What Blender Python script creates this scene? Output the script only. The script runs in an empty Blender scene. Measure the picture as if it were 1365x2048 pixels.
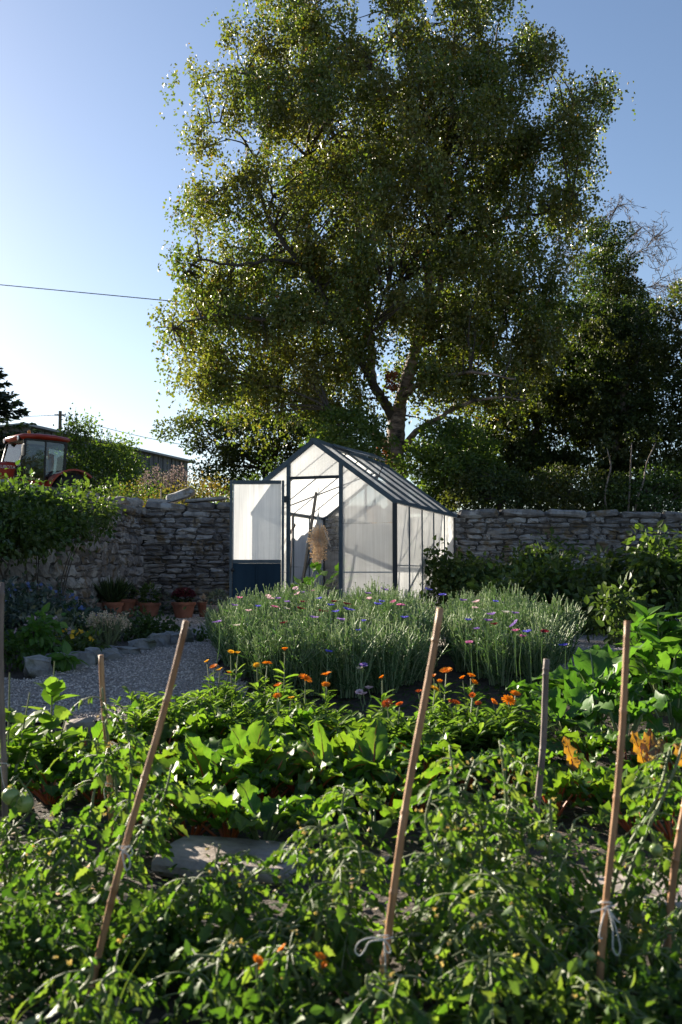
import bpy, math, random
import numpy as np
from mathutils import Vector, Matrix

SC = bpy.context.scene
COL = SC.collection
RNG = np.random.default_rng(11)
random.seed(5)
R = math.radians

# ------------------------------------------------------------------ camera, sky, sun, exposure
CAM_Z = 0.60
PITCH = math.atan(126 / 2000.0)
cam_data = bpy.data.cameras.new("camera")
cam_data.sensor_fit = 'VERTICAL'
cam_data.sensor_height = 36.0
cam_data.sensor_width = 24.0
cam_data.lens = 36.0 * 2000.0 / 2048.0
cam_data.clip_start = 0.05
cam_data.clip_end = 3000.0
cam_data.dof.use_dof = True
cam_data.dof.focus_distance = 10.5
cam_data.dof.aperture_fstop = 5.6
cam = bpy.data.objects.new("camera", cam_data)
COL.objects.link(cam)
cam.location = (0, 0, CAM_Z)
cam.rotation_euler = (math.pi / 2 + PITCH, 0, 0)
SC.camera = cam

SUN_AZ = R(-43)          # from +Y towards +X
SUN_EL = R(19)
world = bpy.data.worlds.new("World")
SC.world = world
world.use_nodes = True
wn = world.node_tree.nodes
sky = wn.new('ShaderNodeTexSky')
sky.sky_type = 'NISHITA'
sky.sun_disc = False
sky.sun_elevation = SUN_EL
sky.sun_rotation = SUN_AZ
sky.altitude = 100
sky.air_density = 1.0
sky.dust_density = 0.5
sky.ozone_density = 1.9
tint = wn.new('ShaderNodeMix'); tint.data_type = 'RGBA'; tint.blend_type = 'MULTIPLY'; tint.inputs[0].default_value = 1.0
tint.inputs[7].default_value = (1.0, 0.965, 0.985, 1)
world.node_tree.links.new(sky.outputs[0], tint.inputs[6])
world.node_tree.links.new(tint.outputs[2], wn['Background'].inputs[0])
wn['Background'].inputs[1].default_value = 0.05
sun_data = bpy.data.lights.new("sun", 'SUN')
sun_data.energy = 5.0
sun_data.angle = R(0.5)
sun_data.color = (1.0, 0.90, 0.74)
sun = bpy.data.objects.new("sun", sun_data)
COL.objects.link(sun)
sd = Vector((math.sin(SUN_AZ) * math.cos(SUN_EL), math.cos(SUN_AZ) * math.cos(SUN_EL), math.sin(SUN_EL)))
sun.rotation_euler = sd.to_track_quat('Z', 'Y').to_euler()
SC.view_settings.view_transform = 'Standard'
SC.view_settings.look = 'None'
SC.view_settings.exposure = 1.8
SC.view_settings.gamma = 1.0
SC.render.engine = 'CYCLES'
SC.cycles.max_bounces = 10
SC.cycles.diffuse_bounces = 4
SC.cycles.transmission_bounces = 8
SC.cycles.transparent_max_bounces = 24
SC.cycles.sample_clamp_indirect = 8.0
SC.cycles.caustics_reflective = False
SC.cycles.caustics_refractive = False

# ------------------------------------------------------------------ layout helpers
CP, SP = math.cos(PITCH), math.sin(PITCH)
def P(px, py, Y):
    """World point on the photo's sight line (px, py) at distance Y."""
    x = (px - 682.5) / 2000.0
    u = -(py - 1024.0) / 2000.0
    d = (x, CP - u * SP, SP + u * CP)
    k = Y / d[1]
    return np.array((d[0] * k, Y, CAM_Z + d[2] * k))
def gz(x, y):
    t = min(1.0, max(0.0, (y - 3.2) / 4.8))
    return -0.35 * (1 - t * t * (3 - 2 * t))
def gza(y):
    t = np.clip((y - 3.2) / 4.8, 0, 1)
    return -0.35 * (1 - t * t * (3 - 2 * t))
def GX(px, Y):
    return (px - 682.5) / 2000.0 * Y
def G(px, Y):
    return np.array((GX(px, Y), Y, gz(0, Y)))
def fz(y):
    return 1.42 + 0.06 * max(0.0, min(y, 60.0) - 16.0)

# ------------------------------------------------------------------ mesh helpers
class MB:
    def __init__(self):
        self.v, self.uv, self.f, self.n = [], [], [], 0
    def add(self, V, F, m=0, uv=None):
        V = np.asarray(V, dtype=np.float64).reshape(-1, 3)
        if not isinstance(F, list):
            F = [F]
        elif F and not isinstance(F[0], np.ndarray):
            d = {}
            for q in F:
                d.setdefault(len(q), []).append(q)
            F = [np.array(x) for x in d.values()]
        for q in F:
            self.f.append((np.asarray(q, dtype=np.int64) + self.n, m))
        self.v.append(V)
        self.uv.append(np.zeros((len(V), 2)) if uv is None else np.asarray(uv, dtype=np.float64))
        self.n += len(V)
        return self
    def build(self, name, mats, parent=None, smooth=False, loc=None):
        me = bpy.data.meshes.new(name)
        V = np.concatenate(self.v) if self.v else np.zeros((0, 3))
        UV = np.concatenate(self.uv) if self.uv else np.zeros((0, 2))
        loops, tot, mi = [], [], []
        for q, m in self.f:
            loops.append(q.reshape(-1)); tot.append(np.full(len(q), q.shape[1])); mi.append(np.full(len(q), m))
        loops = np.concatenate(loops); tot = np.concatenate(tot); mi = np.concatenate(mi)
        start = np.concatenate(([0], np.cumsum(tot)[:-1]))
        me.vertices.add(len(V)); me.vertices.foreach_set('co', V.astype(np.float32).reshape(-1))
        me.loops.add(len(loops)); me.loops.foreach_set('vertex_index', loops.astype(np.int32))
        me.polygons.add(len(tot))
        me.polygons.foreach_set('loop_start', start.astype(np.int32))
        me.polygons.foreach_set('loop_total', tot.astype(np.int32))
        me.polygons.foreach_set('material_index', mi.astype(np.int32))
        me.polygons.foreach_set('use_smooth', np.full(len(tot), bool(smooth)))
        ul = me.uv_layers.new(name='UVMap')
        ul.data.foreach_set('uv', UV[loops].astype(np.float32).reshape(-1))
        me.update(calc_edges=True)
        for m in (mats if isinstance(mats, (list, tuple)) else [mats]):
            me.materials.append(m)
        o = bpy.data.objects.new(name, me)
        COL.objects.link(o)
        if parent is not None:
            o.parent = parent
        if loc is not None:
            o.location = loc
        return o

def tag(o, label=None, cat=None, group=None, kind=None):
    if label: o['label'] = label
    if cat: o['category'] = cat
    if group: o['group'] = group
    if kind: o['kind'] = kind
    return o
def thing(name, label, cat, loc=(0, 0, 0), rz=0.0, group=None):
    o = bpy.data.objects.new(name, None)
    COL.objects.link(o)
    o.empty_display_size = 0.1
    o.location = tuple(float(c) for c in loc); o.rotation_euler = (0, 0, rz)
    return tag(o, label, cat, group)
def copy_tree(o, parent=None):
    c = o.copy(); COL.objects.link(c); c.parent = parent
    for ch in list(o.children):
        copy_tree(ch, c)
    return c

BOXF = np.array([[0, 3, 2, 1], [4, 5, 6, 7], [0, 1, 5, 4], [1, 2, 6, 5], [2, 3, 7, 6], [3, 0, 4, 7]])
def rotz(a):
    c, s = math.cos(a), math.sin(a)
    return np.array(((c, -s, 0), (s, c, 0), (0, 0, 1)))
def box(mb, lo, hi, m=0, M=None, off=(0, 0, 0)):
    a, b = lo, hi
    V = np.array([(a[0], a[1], a[2]), (b[0], a[1], a[2]), (b[0], b[1], a[2]), (a[0], b[1], a[2]),
                  (a[0], a[1], b[2]), (b[0], a[1], b[2]), (b[0], b[1], b[2]), (a[0], b[1], b[2])], dtype=float)
    if M is not None: V = V @ np.asarray(M).T
    mb.add(V + np.asarray(off), BOXF, m)
def bar(mb, p, q, w, h, m=0, up=(0, 0, 1)):
    """Rectangular bar from p to q, w across, h along 'up'."""
    p, q = np.asarray(p, float), np.asarray(q, float)
    d = q - p; L = np.linalg.norm(d); d /= L
    s = np.cross(d, up)
    if np.linalg.norm(s) < 1e-6: s = np.cross(d, (1, 0, 0))
    s /= np.linalg.norm(s); u = np.cross(s, d)
    V = []
    for e in (p, q):
        for a, b in ((-1, -1), (1, -1), (1, 1), (-1, 1)):
            V.append(e + s * a * w / 2 + u * b * h / 2)
    mb.add(V, BOXF, m)
def tube(mb, pts, rad, sides=6, m=0, caps=True, jitter=0.0):
    pts = np.asarray(pts, float); n = len(pts)
    rad = np.full(n, rad) if np.isscalar(rad) else np.asarray(rad, float)
    t = np.gradient(pts, axis=0); t /= (np.linalg.norm(t, axis=1, keepdims=True) + 1e-12)
    ref = np.array((0.31, 0.17, 0.93)) if abs(t[0][2]) < 0.9 else np.array((0.9, 0.3, 0.1))
    V = []
    a = np.linspace(0, 2 * math.pi, sides, endpoint=False)
    s = np.cross(t[0], ref); s /= np.linalg.norm(s)
    for i in range(n):
        s = s - t[i] * np.dot(s, t[i]); s /= (np.linalg.norm(s) + 1e-12)
        u = np.cross(t[i], s)
        rr = rad[i] * (1 + (RNG.uniform(-jitter, jitter, sides) if jitter else 0))
        V.append(pts[i] + np.outer(np.cos(a) * rr, s) + np.outer(np.sin(a) * rr, u))
    V = np.concatenate(V)
    i = np.arange(n - 1)[:, None] * sides; j = np.arange(sides)[None, :]; k = (j + 1) % sides
    F = np.stack([i + j, i + k, i + sides + k, i + sides + j], axis=-1).reshape(-1, 4)
    Fs = [F]
    if caps:
        Fs += [np.arange(sides)[None, ::-1], (np.arange(sides) + (n - 1) * sides)[None, :]]
    mb.add(V, Fs, m)
def lathe(mb, prof, sides=20, m=0, M=None, off=(0, 0, 0)):
    a = np.linspace(0, 2 * math.pi, sides, endpoint=False)
    V = np.concatenate([np.stack([np.cos(a) * r, np.sin(a) * r, np.full(sides, z)], 1) for r, z in prof])
    if M is not None: V = V @ np.asarray(M).T
    n = len(prof)
    i = np.arange(n - 1)[:, None] * sides; j = np.arange(sides)[None, :]; k = (j + 1) % sides
    F = np.stack([i + j, i + k, i + sides + k, i + sides + j], axis=-1).reshape(-1, 4)
    mb.add(V + np.asarray(off), [F, np.arange(sides)[None, ::-1], (np.arange(sides) + (n - 1) * sides)[None, :]], m)
def spline(pts, n=6):
    """Catmull-Rom through pts (any width), n steps per span."""
    p = np.asarray(pts, float)
    p = np.concatenate([[2 * p[0] - p[1]], p, [2 * p[-1] - p[-2]]])
    out = []
    for i in range(1, len(p) - 2):
        for k in range(n):
            t = k / n
            out.append(0.5 * (2 * p[i] + (p[i + 1] - p[i - 1]) * t + (2 * p[i - 1] - 5 * p[i] + 4 * p[i + 1] - p[i + 2]) * t * t
                              + (-p[i - 1] + 3 * p[i] - 3 * p[i + 1] + p[i + 2]) * t ** 3))
    out.append(p[-2])
    return np.array(out)
# rounded rough block: a cube's surface grid pushed towards a superellipsoid
def _block(n=3):
    key, V, F = {}, [], []
    def vid(p):
        k = tuple(np.round(p, 5))
        if k not in key:
            key[k] = len(V); V.append(p)
        return key[k]
    g = np.linspace(-1, 1, n + 1)
    for ax in range(3):
        for sg in (-1, 1):
            for i in range(n):
                for j in range(n):
                    q = []
                    for (a, b) in ((i, j), (i + 1, j), (i + 1, j + 1), (i, j + 1)):
                        p = [0, 0, 0]; p[ax] = sg; p[(ax + 1) % 3] = g[a]; p[(ax + 2) % 3] = g[b]
                        q.append(vid(tuple(p)))
                    F.append(q if sg > 0 else q[::-1])
    return np.array(V, float), np.array(F)
BLKV, BLKF = _block(3)
BLKR = BLKV / (np.sum(np.abs(BLKV) ** 6, axis=1, keepdims=True) ** (1 / 6.0))
def stone(mb, c, size, M=None, rough=0.08, m=0, rng=RNG):
    V = BLKR * np.asarray(size) / 2
    V = V + rng.normal(0, 1, V.shape) * rough * np.minimum(np.asarray(size), 0.16)
    # slanting sides
    V[:, 2] += V[:, 0] * rng.normal(0, 0.05)
    V[:, 0] += V[:, 2] * rng.normal(0, 0.08)
    if M is not None: V = V @ np.asarray(M).T
    mb.add(V + np.asarray(c), BLKF, m)

# ---- leaves: vectorised placing of one template
def unit(a):
    return a / (np.linalg.norm(a, axis=-1, keepdims=True) + 1e-12)
T_DIA = (np.array([(0, 0, 0), (0.36, 0.45, 0.07), (0, 1, -0.04), (-0.36, 0.45, 0.07)]), np.array([[0, 1, 2], [0, 2, 3]]))
T_NARROW = (np.array([(0, 0, 0), (0.07, 0.45, 0.03), (0, 1, -0.05), (-0.07, 0.45, 0.03)]), np.array([[0, 1, 2], [0, 2, 3]]))
def leaf_template(prof, droop=0.25, fold=0.25):
    V, UV = [], []
    for t, w in prof:
        z = -droop * t * t
        for s in (-1, 0, 1):
            V.append((s * w, t, z + abs(s) * w * fold)); UV.append((s * 0.5 + 0.5, t))
    F = []
    for i in range(len(prof) - 1):
        for j in range(2):
            a = i * 3 + j
            F.append((a, a + 1, a + 4, a + 3))
    return np.array(V), np.array(F), np.array(UV)
T_OVATE = leaf_template([(0, .02), (.18, .22), (.42, .31), (.7, .2), (1, .0)], .2, .25)
T_TOM = leaf_template([(0, .03), (.14, .23), (.27, .17), (.42, .32), (.54, .2), (.7, .24), (.82, .10), (1, .0)], .3, .3)
T_STRAP = leaf_template([(0, .07), (.3, .11), (.65, .15), (.88, .11), (1, .01)], .25, .35)
def leaves(mb, pos, axis, nrm, size, T, m=0, wid=1.0):
    pos = np.asarray(pos, float); N = len(pos)
    if N == 0: return
    y = unit(np.asarray(axis, float))
    z = np.asarray(nrm, float); z = unit(z - y * np.sum(z * y, axis=1, keepdims=True))
    x = np.cross(y, z)
    tv = T[0]
    size = np.broadcast_to(np.asarray(size, float), (N,))
    V = (tv[None, :, 0, None] * wid * x[:, None, :] + tv[None, :, 1, None] * y[:, None, :] + tv[None, :, 2, None] * z[:, None, :]) * size[:, None, None] + pos[:, None, :]
    k = len(tv)
    F = (T[1][None] + (np.arange(N) * k)[:, None, None]).reshape(-1, T[1].shape[1])
    uv = np.tile(T[2], (N, 1)) if len(T) > 2 else None
    mb.add(V.reshape(-1, 3), F, m, uv)
def rnd_dirs(n, rng=RNG):
    return unit(rng.normal(0, 1, (n, 3)))

# ------------------------------------------------------------------ materials
def newmat(name):
    m = bpy.data.materials.new(name); m.use_nodes = True
    nt = m.node_tree; nt.nodes.clear()
    out = nt.nodes.new('ShaderNodeOutputMaterial')
    return m, nt, out
def ramp(nt, cols, inp, interp='LINEAR'):
    r = nt.nodes.new('ShaderNodeValToRGB'); e = r.color_ramp.elements
    r.color_ramp.interpolation = interp
    n = len(cols)
    for i, c in enumerate(cols):
        p, c = c if isinstance(c[1], (tuple, list)) else (i / max(1, n - 1), c)
        if i < 2: el = e[i]; el.position = p
        else: el = e.new(p)
        el.color = (*c, 1)
    nt.links.new(inp, r.inputs[0])
    return r
def noise(nt, scale, detail=4, vec=None, rough=0.55):
    n = nt.nodes.new('ShaderNodeTexNoise'); n.inputs['Scale'].default_value = scale
    n.inputs['Detail'].default_value = detail; n.inputs['Roughness'].default_value = rough
    if vec is not None: nt.links.new(vec, n.inputs['Vector'])
    return n
def mixc(nt, f, a, b, mode='MIX'):
    n = nt.nodes.new('ShaderNodeMix'); n.data_type = 'RGBA'; n.blend_type = mode
    if hasattr(f, 'is_linked'): nt.links.new(f, n.inputs[0])
    else: n.inputs[0].default_value = f
    for s, v in ((6, a), (7, b)):
        if hasattr(v, 'is_linked'): nt.links.new(v, n.inputs[s])
        else: n.inputs[s].default_value = (*v, 1)
    return n.outputs[2]
def objvec(nt):
    return nt.nodes.new('ShaderNodeTexCoord').outputs['Object']
def bump(nt, h, strength=0.4, dist=0.01):
    b = nt.nodes.new('ShaderNodeBump'); b.inputs['Strength'].default_value = strength; b.inputs['Distance'].default_value = dist
    nt.links.new(h, b.inputs['Height'])
    return b.outputs[0]

def leafmat(name, cols, trans=0.42, gloss=0.07, rough=0.38, hue=(1.5, 1.55, 0.7), clump=None, veins=None, clump_scale=1.3):
    m, nt, out = newmat(name)
    geo = nt.nodes.new('ShaderNodeNewGeometry')
    c = ramp(nt, cols, geo.outputs['Random Per Island']).outputs[0]
    if clump is not None:
        n = noise(nt, clump_scale, 2, geo.outputs['Position'])
        r = ramp(nt, [(0.42, (0, 0, 0)), (0.62, (1, 1, 1))], n.outputs[0])
        c = mixc(nt, r.outputs[0], c, mixc(nt, 0.6, c, clump))
    if veins is not None:
        uv = nt.nodes.new('ShaderNodeUVMap')
        sep = nt.nodes.new('ShaderNodeSeparateXYZ'); nt.links.new(uv.outputs[0], sep.inputs[0])
        def mth(op, a, b=None):
            q = nt.nodes.new('ShaderNodeMath'); q.operation = op
            for i, v in enumerate((a, b)):
                if v is None: continue
                if hasattr(v, 'is_linked'): nt.links.new(v, q.inputs[i])
                else: q.inputs[i].default_value = v
            return q.outputs[0]
        au = mth('ABSOLUTE', mth('SUBTRACT', sep.outputs[0], 0.5))
        w = mth('FRACT', mth('SUBTRACT', mth('MULTIPLY', sep.outputs[1], 8.0), mth('MULTIPLY', au, 5.5)))
        side = mth('LESS_THAN', mth('ABSOLUTE', mth('SUBTRACT', w, 0.5)), 0.06)
        mid = mth('LESS_THAN', au, 0.03)
        v = mth('MAXIMUM', mth('MULTIPLY', side, 0.55), mid)
        c = mixc(nt, v, c, veins)
        nn = noise(nt, 60, 3, geo.outputs['Position'])
        c = mixc(nt, 0.35, c, mixc(nt, nn.outputs[0], (0.4, 0.4, 0.4), (1.5, 1.5, 1.4)), 'MULTIPLY')
    d = nt.nodes.new('ShaderNodeBsdfDiffuse'); nt.links.new(c, d.inputs[0])
    t = nt.nodes.new('ShaderNodeBsdfTranslucent')
    nt.links.new(mixc(nt, 1.0, c, hue, 'MULTIPLY'), t.inputs[0])
    s1 = nt.nodes.new('ShaderNodeMixShader'); s1.inputs[0].default_value = trans
    nt.links.new(d.outputs[0], s1.inputs[1]); nt.links.new(t.outputs[0], s1.inputs[2])
    g = nt.nodes.new('ShaderNodeBsdfGlossy'); g.inputs['Roughness'].default_value = rough
    g.inputs[0].default_value = (1, 1, 1, 1)
    fr = nt.nodes.new('ShaderNodeLayerWeight'); fr.inputs[0].default_value = 0.25
    k = nt.nodes.new('ShaderNodeMath'); k.operation = 'MULTIPLY_ADD'; nt.links.new(fr.outputs['Fresnel'], k.inputs[0])
    k.inputs[1].default_value = gloss * 1.5; k.inputs[2].default_value = gloss * 0.5
    s2 = nt.nodes.new('ShaderNodeMixShader'); nt.links.new(k.outputs[0], s2.inputs[0])
    nt.links.new(s1.outputs[0], s2.inputs[1]); nt.links.new(g.outputs[0], s2.inputs[2])
    nt.links.new(s2.outputs[0], out.inputs[0])
    return m
def pbr(name, col, rough=0.6, metal=0.0, cols=None, nscale=8.0, bstr=0.0, bscale=40.0, island=0.0, spec=0.5, stretch=None):
    m, nt, out = newmat(name)
    b = nt.nodes.new('ShaderNodeBsdfPrincipled')
    b.inputs['Roughness'].default_value = rough; b.inputs['Metallic'].default_value = metal
    b.inputs['Specular IOR Level'].default_value = spec
    vec = objvec(nt)
    if stretch is not None:
        mp = nt.nodes.new('ShaderNodeMapping'); mp.inputs['Scale'].default_value = stretch
        nt.links.new(vec, mp.inputs[0]); vec = mp.outputs[0]
    if cols is None:
        cols = [tuple(x * 0.8 for x in col), tuple(min(1, x * 1.15) for x in col)]
    n = noise(nt, nscale, 5, vec)
    c = ramp(nt, [(0.3, cols[0]), (0.7, cols[-1])] if len(cols) == 2 else cols, n.outputs[0]).outputs[0]
    if island:
        geo = nt.nodes.new('ShaderNodeNewGeometry')
        r = ramp(nt, [(1 - island,) * 3, (1 + island,) * 3], geo.outputs['Random Per Island'])
        c = mixc(nt, 1.0, c, r.outputs[0], 'MULTIPLY')
    nt.links.new(c, b.inputs['Base Color'])
    if bstr:
        nb = noise(nt, bscale, 6, vec)
        nt.links.new(bump(nt, nb.outputs[0], bstr, 0.02), b.inputs['Normal'])
    nt.links.new(b.outputs[0], out.inputs[0])
    return m

def stonemat(name, base, dark, pale, lichen):
    m, nt, out = newmat(name)
    b = nt.nodes.new('ShaderNodeBsdfPrincipled'); b.inputs['Roughness'].default_value = 0.9
    b.inputs['Specular IOR Level'].default_value = 0.2
    geo = nt.nodes.new('ShaderNodeNewGeometry'); vec = geo.outputs['Position']
    c = ramp(nt, [dark, base, base, pale], geo.outputs['Random Per Island']).outputs[0]
    n1 = noise(nt, 9, 6, vec, 0.65)
    c = mixc(nt, 1.0, c, ramp(nt, [(0.3, (0.45, 0.45, 0.47)), (0.5, (1, 1, 1)), (0.72, (1.35, 1.33, 1.3))], n1.outputs[0]).outputs[0], 'MULTIPLY')
    n2 = noise(nt, 3.1, 5, vec, 0.6)
    c = mixc(nt, ramp(nt, [(0.56, (0, 0, 0)), (0.63, (1, 1, 1))], n2.outputs[0]).outputs[0], c, pale)
    n3 = noise(nt, 5.0, 4, vec)
    c = mixc(nt, ramp(nt, [(0.54, (0, 0, 0)), (0.64, (0.75, 0.75, 0.75))], n3.outputs[0]).outputs[0], c, lichen)
    nt.links.new(c, b.inputs['Base Color'])
    nb = noise(nt, 34, 8, vec, 0.7)
    nt.links.new(bump(nt, nb.outputs[0], 0.8, 0.02), b.inputs['Normal'])
    nt.links.new(b.outputs[0], out.inputs[0])
    return m

M = {}
M['birch'] = leafmat('birch_leaf', [(0.0, (.060, .095, .016)), (0.4, (.10, .135, .022)), (0.85, (.155, .175, .034)), (0.97, (.18, .14, .026)), (1.0, (.26, .10, .015))], .46, .06, .42, hue=(1.3, 1.5, .6), clump=(.17, .14, .035), clump_scale=.8)
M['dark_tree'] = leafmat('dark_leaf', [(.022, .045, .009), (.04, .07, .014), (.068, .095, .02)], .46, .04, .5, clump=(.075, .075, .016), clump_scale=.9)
M['shrub_bright'] = leafmat('bright_shrub_leaf', [(.055, .105, .015), (.085, .14, .022), (.12, .16, .03)], .50, .05, .45)
M['yellow_shrub'] = leafmat('yellow_shrub_leaf', [(.08, .09, .018), (.12, .115, .022), (.15, .12, .03)], .4, .06, .45, clump=(.18, .10, .03), clump_scale=1.5)
M['rust'] = leafmat('rust_leaf', [(.20, .045, .012), (.28, .07, .015), (.15, .08, .02)], .4, .06, .45)
M['bramble'] = leafmat('bramble_leaf', [(.028, .062, .011), (.05, .10, .016), (.085, .14, .026)], .44, .05, .45, clump=(.08, .10, .02))
M['conifer'] = leafmat('conifer_needle', [(.010, .022, .010), (.02, .036, .014)], .15, .05, .5)
M['nettle'] = leafmat('nettle_leaf', [(.030, .055, .016), (.050, .085, .022), (.08, .115, .030)], .36, .025, .5)
M['tomato'] = leafmat('tomato_leaf', [(.045, .105, .013), (.07, .15, .02), (.105, .185, .03), (.145, .19, .05)], .52, .03, .5, hue=(1.6, 1.6, .6), veins=(.09, .17, .04))
M['chard'] = leafmat('chard_leaf', [(.04, .12, .014), (.07, .17, .02), (.12, .205, .028)], .54, .04, .42, hue=(1.7, 1.6, .6), clump=(.11, .18, .025), clump_scale=4, veins=(.13, .19, .05))
M['chard_yellow'] = leafmat('yellow_chard_leaf', [(.17, .15, .018), (.26, .15, .015), (.28, .08, .012)], .5, .10, .34, veins=(.45, .12, .02))
M['squash'] = leafmat('squash_leaf', [(.045, .13, .016), (.07, .17, .022), (.10, .195, .03)], .5, .04, .45, veins=(.11, .18, .06))
M['marigold_leaf'] = leafmat('marigold_leaf', [(.075, .155, .024), (.115, .20, .034), (.16, .235, .05)], .52, .04, .45, hue=(1.55, 1.6, .65))
M['cornflower'] = leafmat('cornflower_stem', [(.16, .22, .10), (.23, .29, .15), (.31, .37, .22), (.38, .42, .28)], .42, .04, .5, hue=(1.25, 1.4, .85))
M['cornflower_leaf'] = leafmat('cornflower_leaf', [(.065, .14, .042), (.10, .18, .065), (.15, .23, .10)], .32, .04, .5, hue=(1.25, 1.45, .75))
M['weed'] = leafmat('weed_leaf', [(.028, .07, .010), (.05, .105, .014), (.085, .14, .024)], .46, .04, .5)
M['blue_shrub'] = leafmat('blue_grey_leaf', [(.025, .045, .030), (.04, .065, .045), (.07, .09, .07)], .3, .06, .5)
M['silver'] = leafmat('silver_leaf', [(.09, .11, .075), (.14, .15, .10), (.22, .20, .13)], .3, .05, .5)
M['pot_leaf'] = leafmat('pot_leaf', [(.02, .045, .014), (.04, .075, .02), (.06, .09, .03)], .35, .07, .45)
M['cornflower_bud'] = leafmat('cornflower_bud', [(.14, .18, .12), (.21, .25, .17), (.28, .31, .23)], .35, .03, .5, hue=(1.1, 1.2, .9))
M['grass'] = leafmat('grass_blade', [(.06, .11, .02), (.09, .14, .03), (.15, .16, .05)], .4, .08, .4)
M['dried'] = leafmat('dried_seed', [(.55, .41, .28), (.66, .52, .38), (.74, .62, .48)], .5, .04, .6, hue=(1.1, 1.0, .8))
M['red_flower'] = leafmat('sedum_flower', [(.09, .018, .024), (.15, .03, .04)], .3, .04, .5, hue=(1.2, 1, 1))
def petal(name, a, b, tr=.35):
    return leafmat(name, [a, b], tr, .03, .5, hue=(1.2, 1.1, 1.0))
M['orange'] = petal('orange_petal', (.65, .17, .008), (.80, .30, .015))
M['yellow'] = petal('yellow_petal', (.75, .42, .02), (.80, .50, .04))
M['pale_yellow'] = petal('pale_yellow_petal', (.55, .42, .10), (.65, .52, .18))
M['red_orange'] = petal('red_orange_petal', (.42, .075, .012), (.55, .12, .02))
M['blue'] = petal('blue_petal', (.09, .10, .55), (.16, .15, .62))
M['violet'] = petal('violet_petal', (.22, .14, .48), (.32, .22, .55))
M['pink'] = petal('pink_petal', (.55, .16, .36), (.62, .25, .45))
M['palepink'] = petal('pale_pink_petal', (.66, .48, .56), (.72, .58, .64))
M['maroon'] = petal('maroon_petal', (.12, .012, .03), (.20, .02, .04))
M['white_petal'] = petal('white_petal', (.62, .62, .58), (.72, .72, .68))
M['steel_blue'] = petal('blue_grey_petal', (.10, .15, .38), (.16, .22, .46))

M['stem'] = pbr('green_stem', (.11, .16, .05), .6, cols=[(.08, .12, .03), (.17, .19, .09)], nscale=14)
M['red_stem'] = pbr('red_stalk', (.35, .06, .03), .45, cols=[(.28, .035, .02), (.45, .14, .03)], nscale=9)
M['pale_stem'] = pbr('pale_stalk', (.22, .26, .12), .5)
M['bark_birch'] = None
M['bark_dark'] = pbr('dark_bark', (.05, .042, .035), .9, bstr=.8, bscale=18, cols=[(.028, .024, .02), (.085, .07, .055)])
M['bark_pale'] = pbr('pale_bark', (.2, .16, .13), .9, bstr=.5, bscale=24, cols=[(.10, .075, .06), (.30, .25, .21)])
M['plume'] = leafmat('seed_plume', [(.26, .20, .19), (.38, .31, .29), (.45, .38, .34)], .3, .03, .6, hue=(1.1, 1, 1))
M['twig'] = pbr('twig', (.055, .045, .038), .9)
def birch_bark():
    m, nt, out = newmat('birch_bark')
    b = nt.nodes.new('ShaderNodeBsdfPrincipled'); b.inputs['Roughness'].default_value = .8
    geo = nt.nodes.new('ShaderNodeNewGeometry')
    mp = nt.nodes.new('ShaderNodeMapping'); mp.inputs['Scale'].default_value = (2.5, 2.5, 6); nt.links.new(geo.outputs['Position'], mp.inputs[0])
    n = noise(nt, 1.6, 5, mp.outputs[0], .7)
    c = ramp(nt, [(.36, (.022, .018, .016)), (.46, (.16, .11, .085)), (.6, (.36, .27, .22)), (.75, (.45, .38, .33))], n.outputs[0]).outputs[0]
    nt.links.new(c, b.inputs['Base Color'])
    nt.links.new(bump(nt, n.outputs[0], .7, .03), b.inputs['Normal'])
    nt.links.new(b.outputs[0], out.inputs[0])
    return m
M['bark_birch'] = birch_bark()
M['stone'] = stonemat('wall_stone', (.20, .19, .185), (.11, .105, .105), (.36, .355, .35), (.15, .105, .05))
M['mortar'] = pbr('wall_core', (.07, .065, .06), .95, bstr=.5, bscale=30, cols=[(.035, .032, .03), (.11, .10, .09)])
M['edging'] = stonemat('edging_stone', (.17, .17, .18), (.11, .115, .12), (.30, .29, .28), (.12, .13, .08))
M['slab'] = stonemat('slab_stone', (.31, .26, .23), (.30, .25, .22), (.36, .31, .28), (.26, .21, .17))
M['soil'] = pbr('soil', (.05, .036, .026), .95, bstr=1.0, bscale=45, cols=[(.022, .016, .012), (.085, .062, .046)], nscale=22)
M['pebble'] = pbr('pebble', (.30, .26, .25), .85, island=.5, cols=[(.36, .30, .265), (.52, .45, .405)], nscale=4)
M['gravel'] = pbr('gravel', (.26, .23, .22), .95, bstr=1.0, bscale=90, cols=[(.16, .135, .12), (.48, .42, .375)], nscale=75)
M['field'] = pbr('field_ground', (.06, .07, .03), .95, bstr=.6, bscale=8, cols=[(.045, .055, .02), (.10, .09, .04)], nscale=3)
M['terracotta'] = pbr('terracotta', (.30, .11, .06), .85, cols=[(.22, .075, .042), (.38, .16, .10)], nscale=7, bstr=.15)
M['terracotta_pale'] = pbr('pale_terracotta', (.42, .26, .21), .85, cols=[(.34, .19, .15), (.48, .32, .27)], nscale=7, bstr=.15)
M['white_pot'] = pbr('white_pot', (.6, .58, .55), .7)
M['metal'] = pbr('painted_metal', (.035, .062, .085), .42, cols=[(.025, .045, .065), (.06, .09, .115)], nscale=12, spec=.5)
M['metal_dark'] = pbr('dark_metal', (.012, .016, .022), .45)
M['metal_pale'] = pbr('grey_aluminium', (.34, .36, .38), .4, .6)
M['kick'] = pbr('blue_panel', (.012, .03, .052), .75, spec=.2, cols=[(.009, .024, .042), (.02, .044, .068)], nscale=5, stretch=(1, 1, .25))
M['cane'] = pbr('bamboo', (.38, .19, .08), .55, cols=[(.22, .10, .04), (.50, .27, .13)], nscale=9, stretch=(4, 4, .6), bstr=.2, bscale=20)
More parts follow.
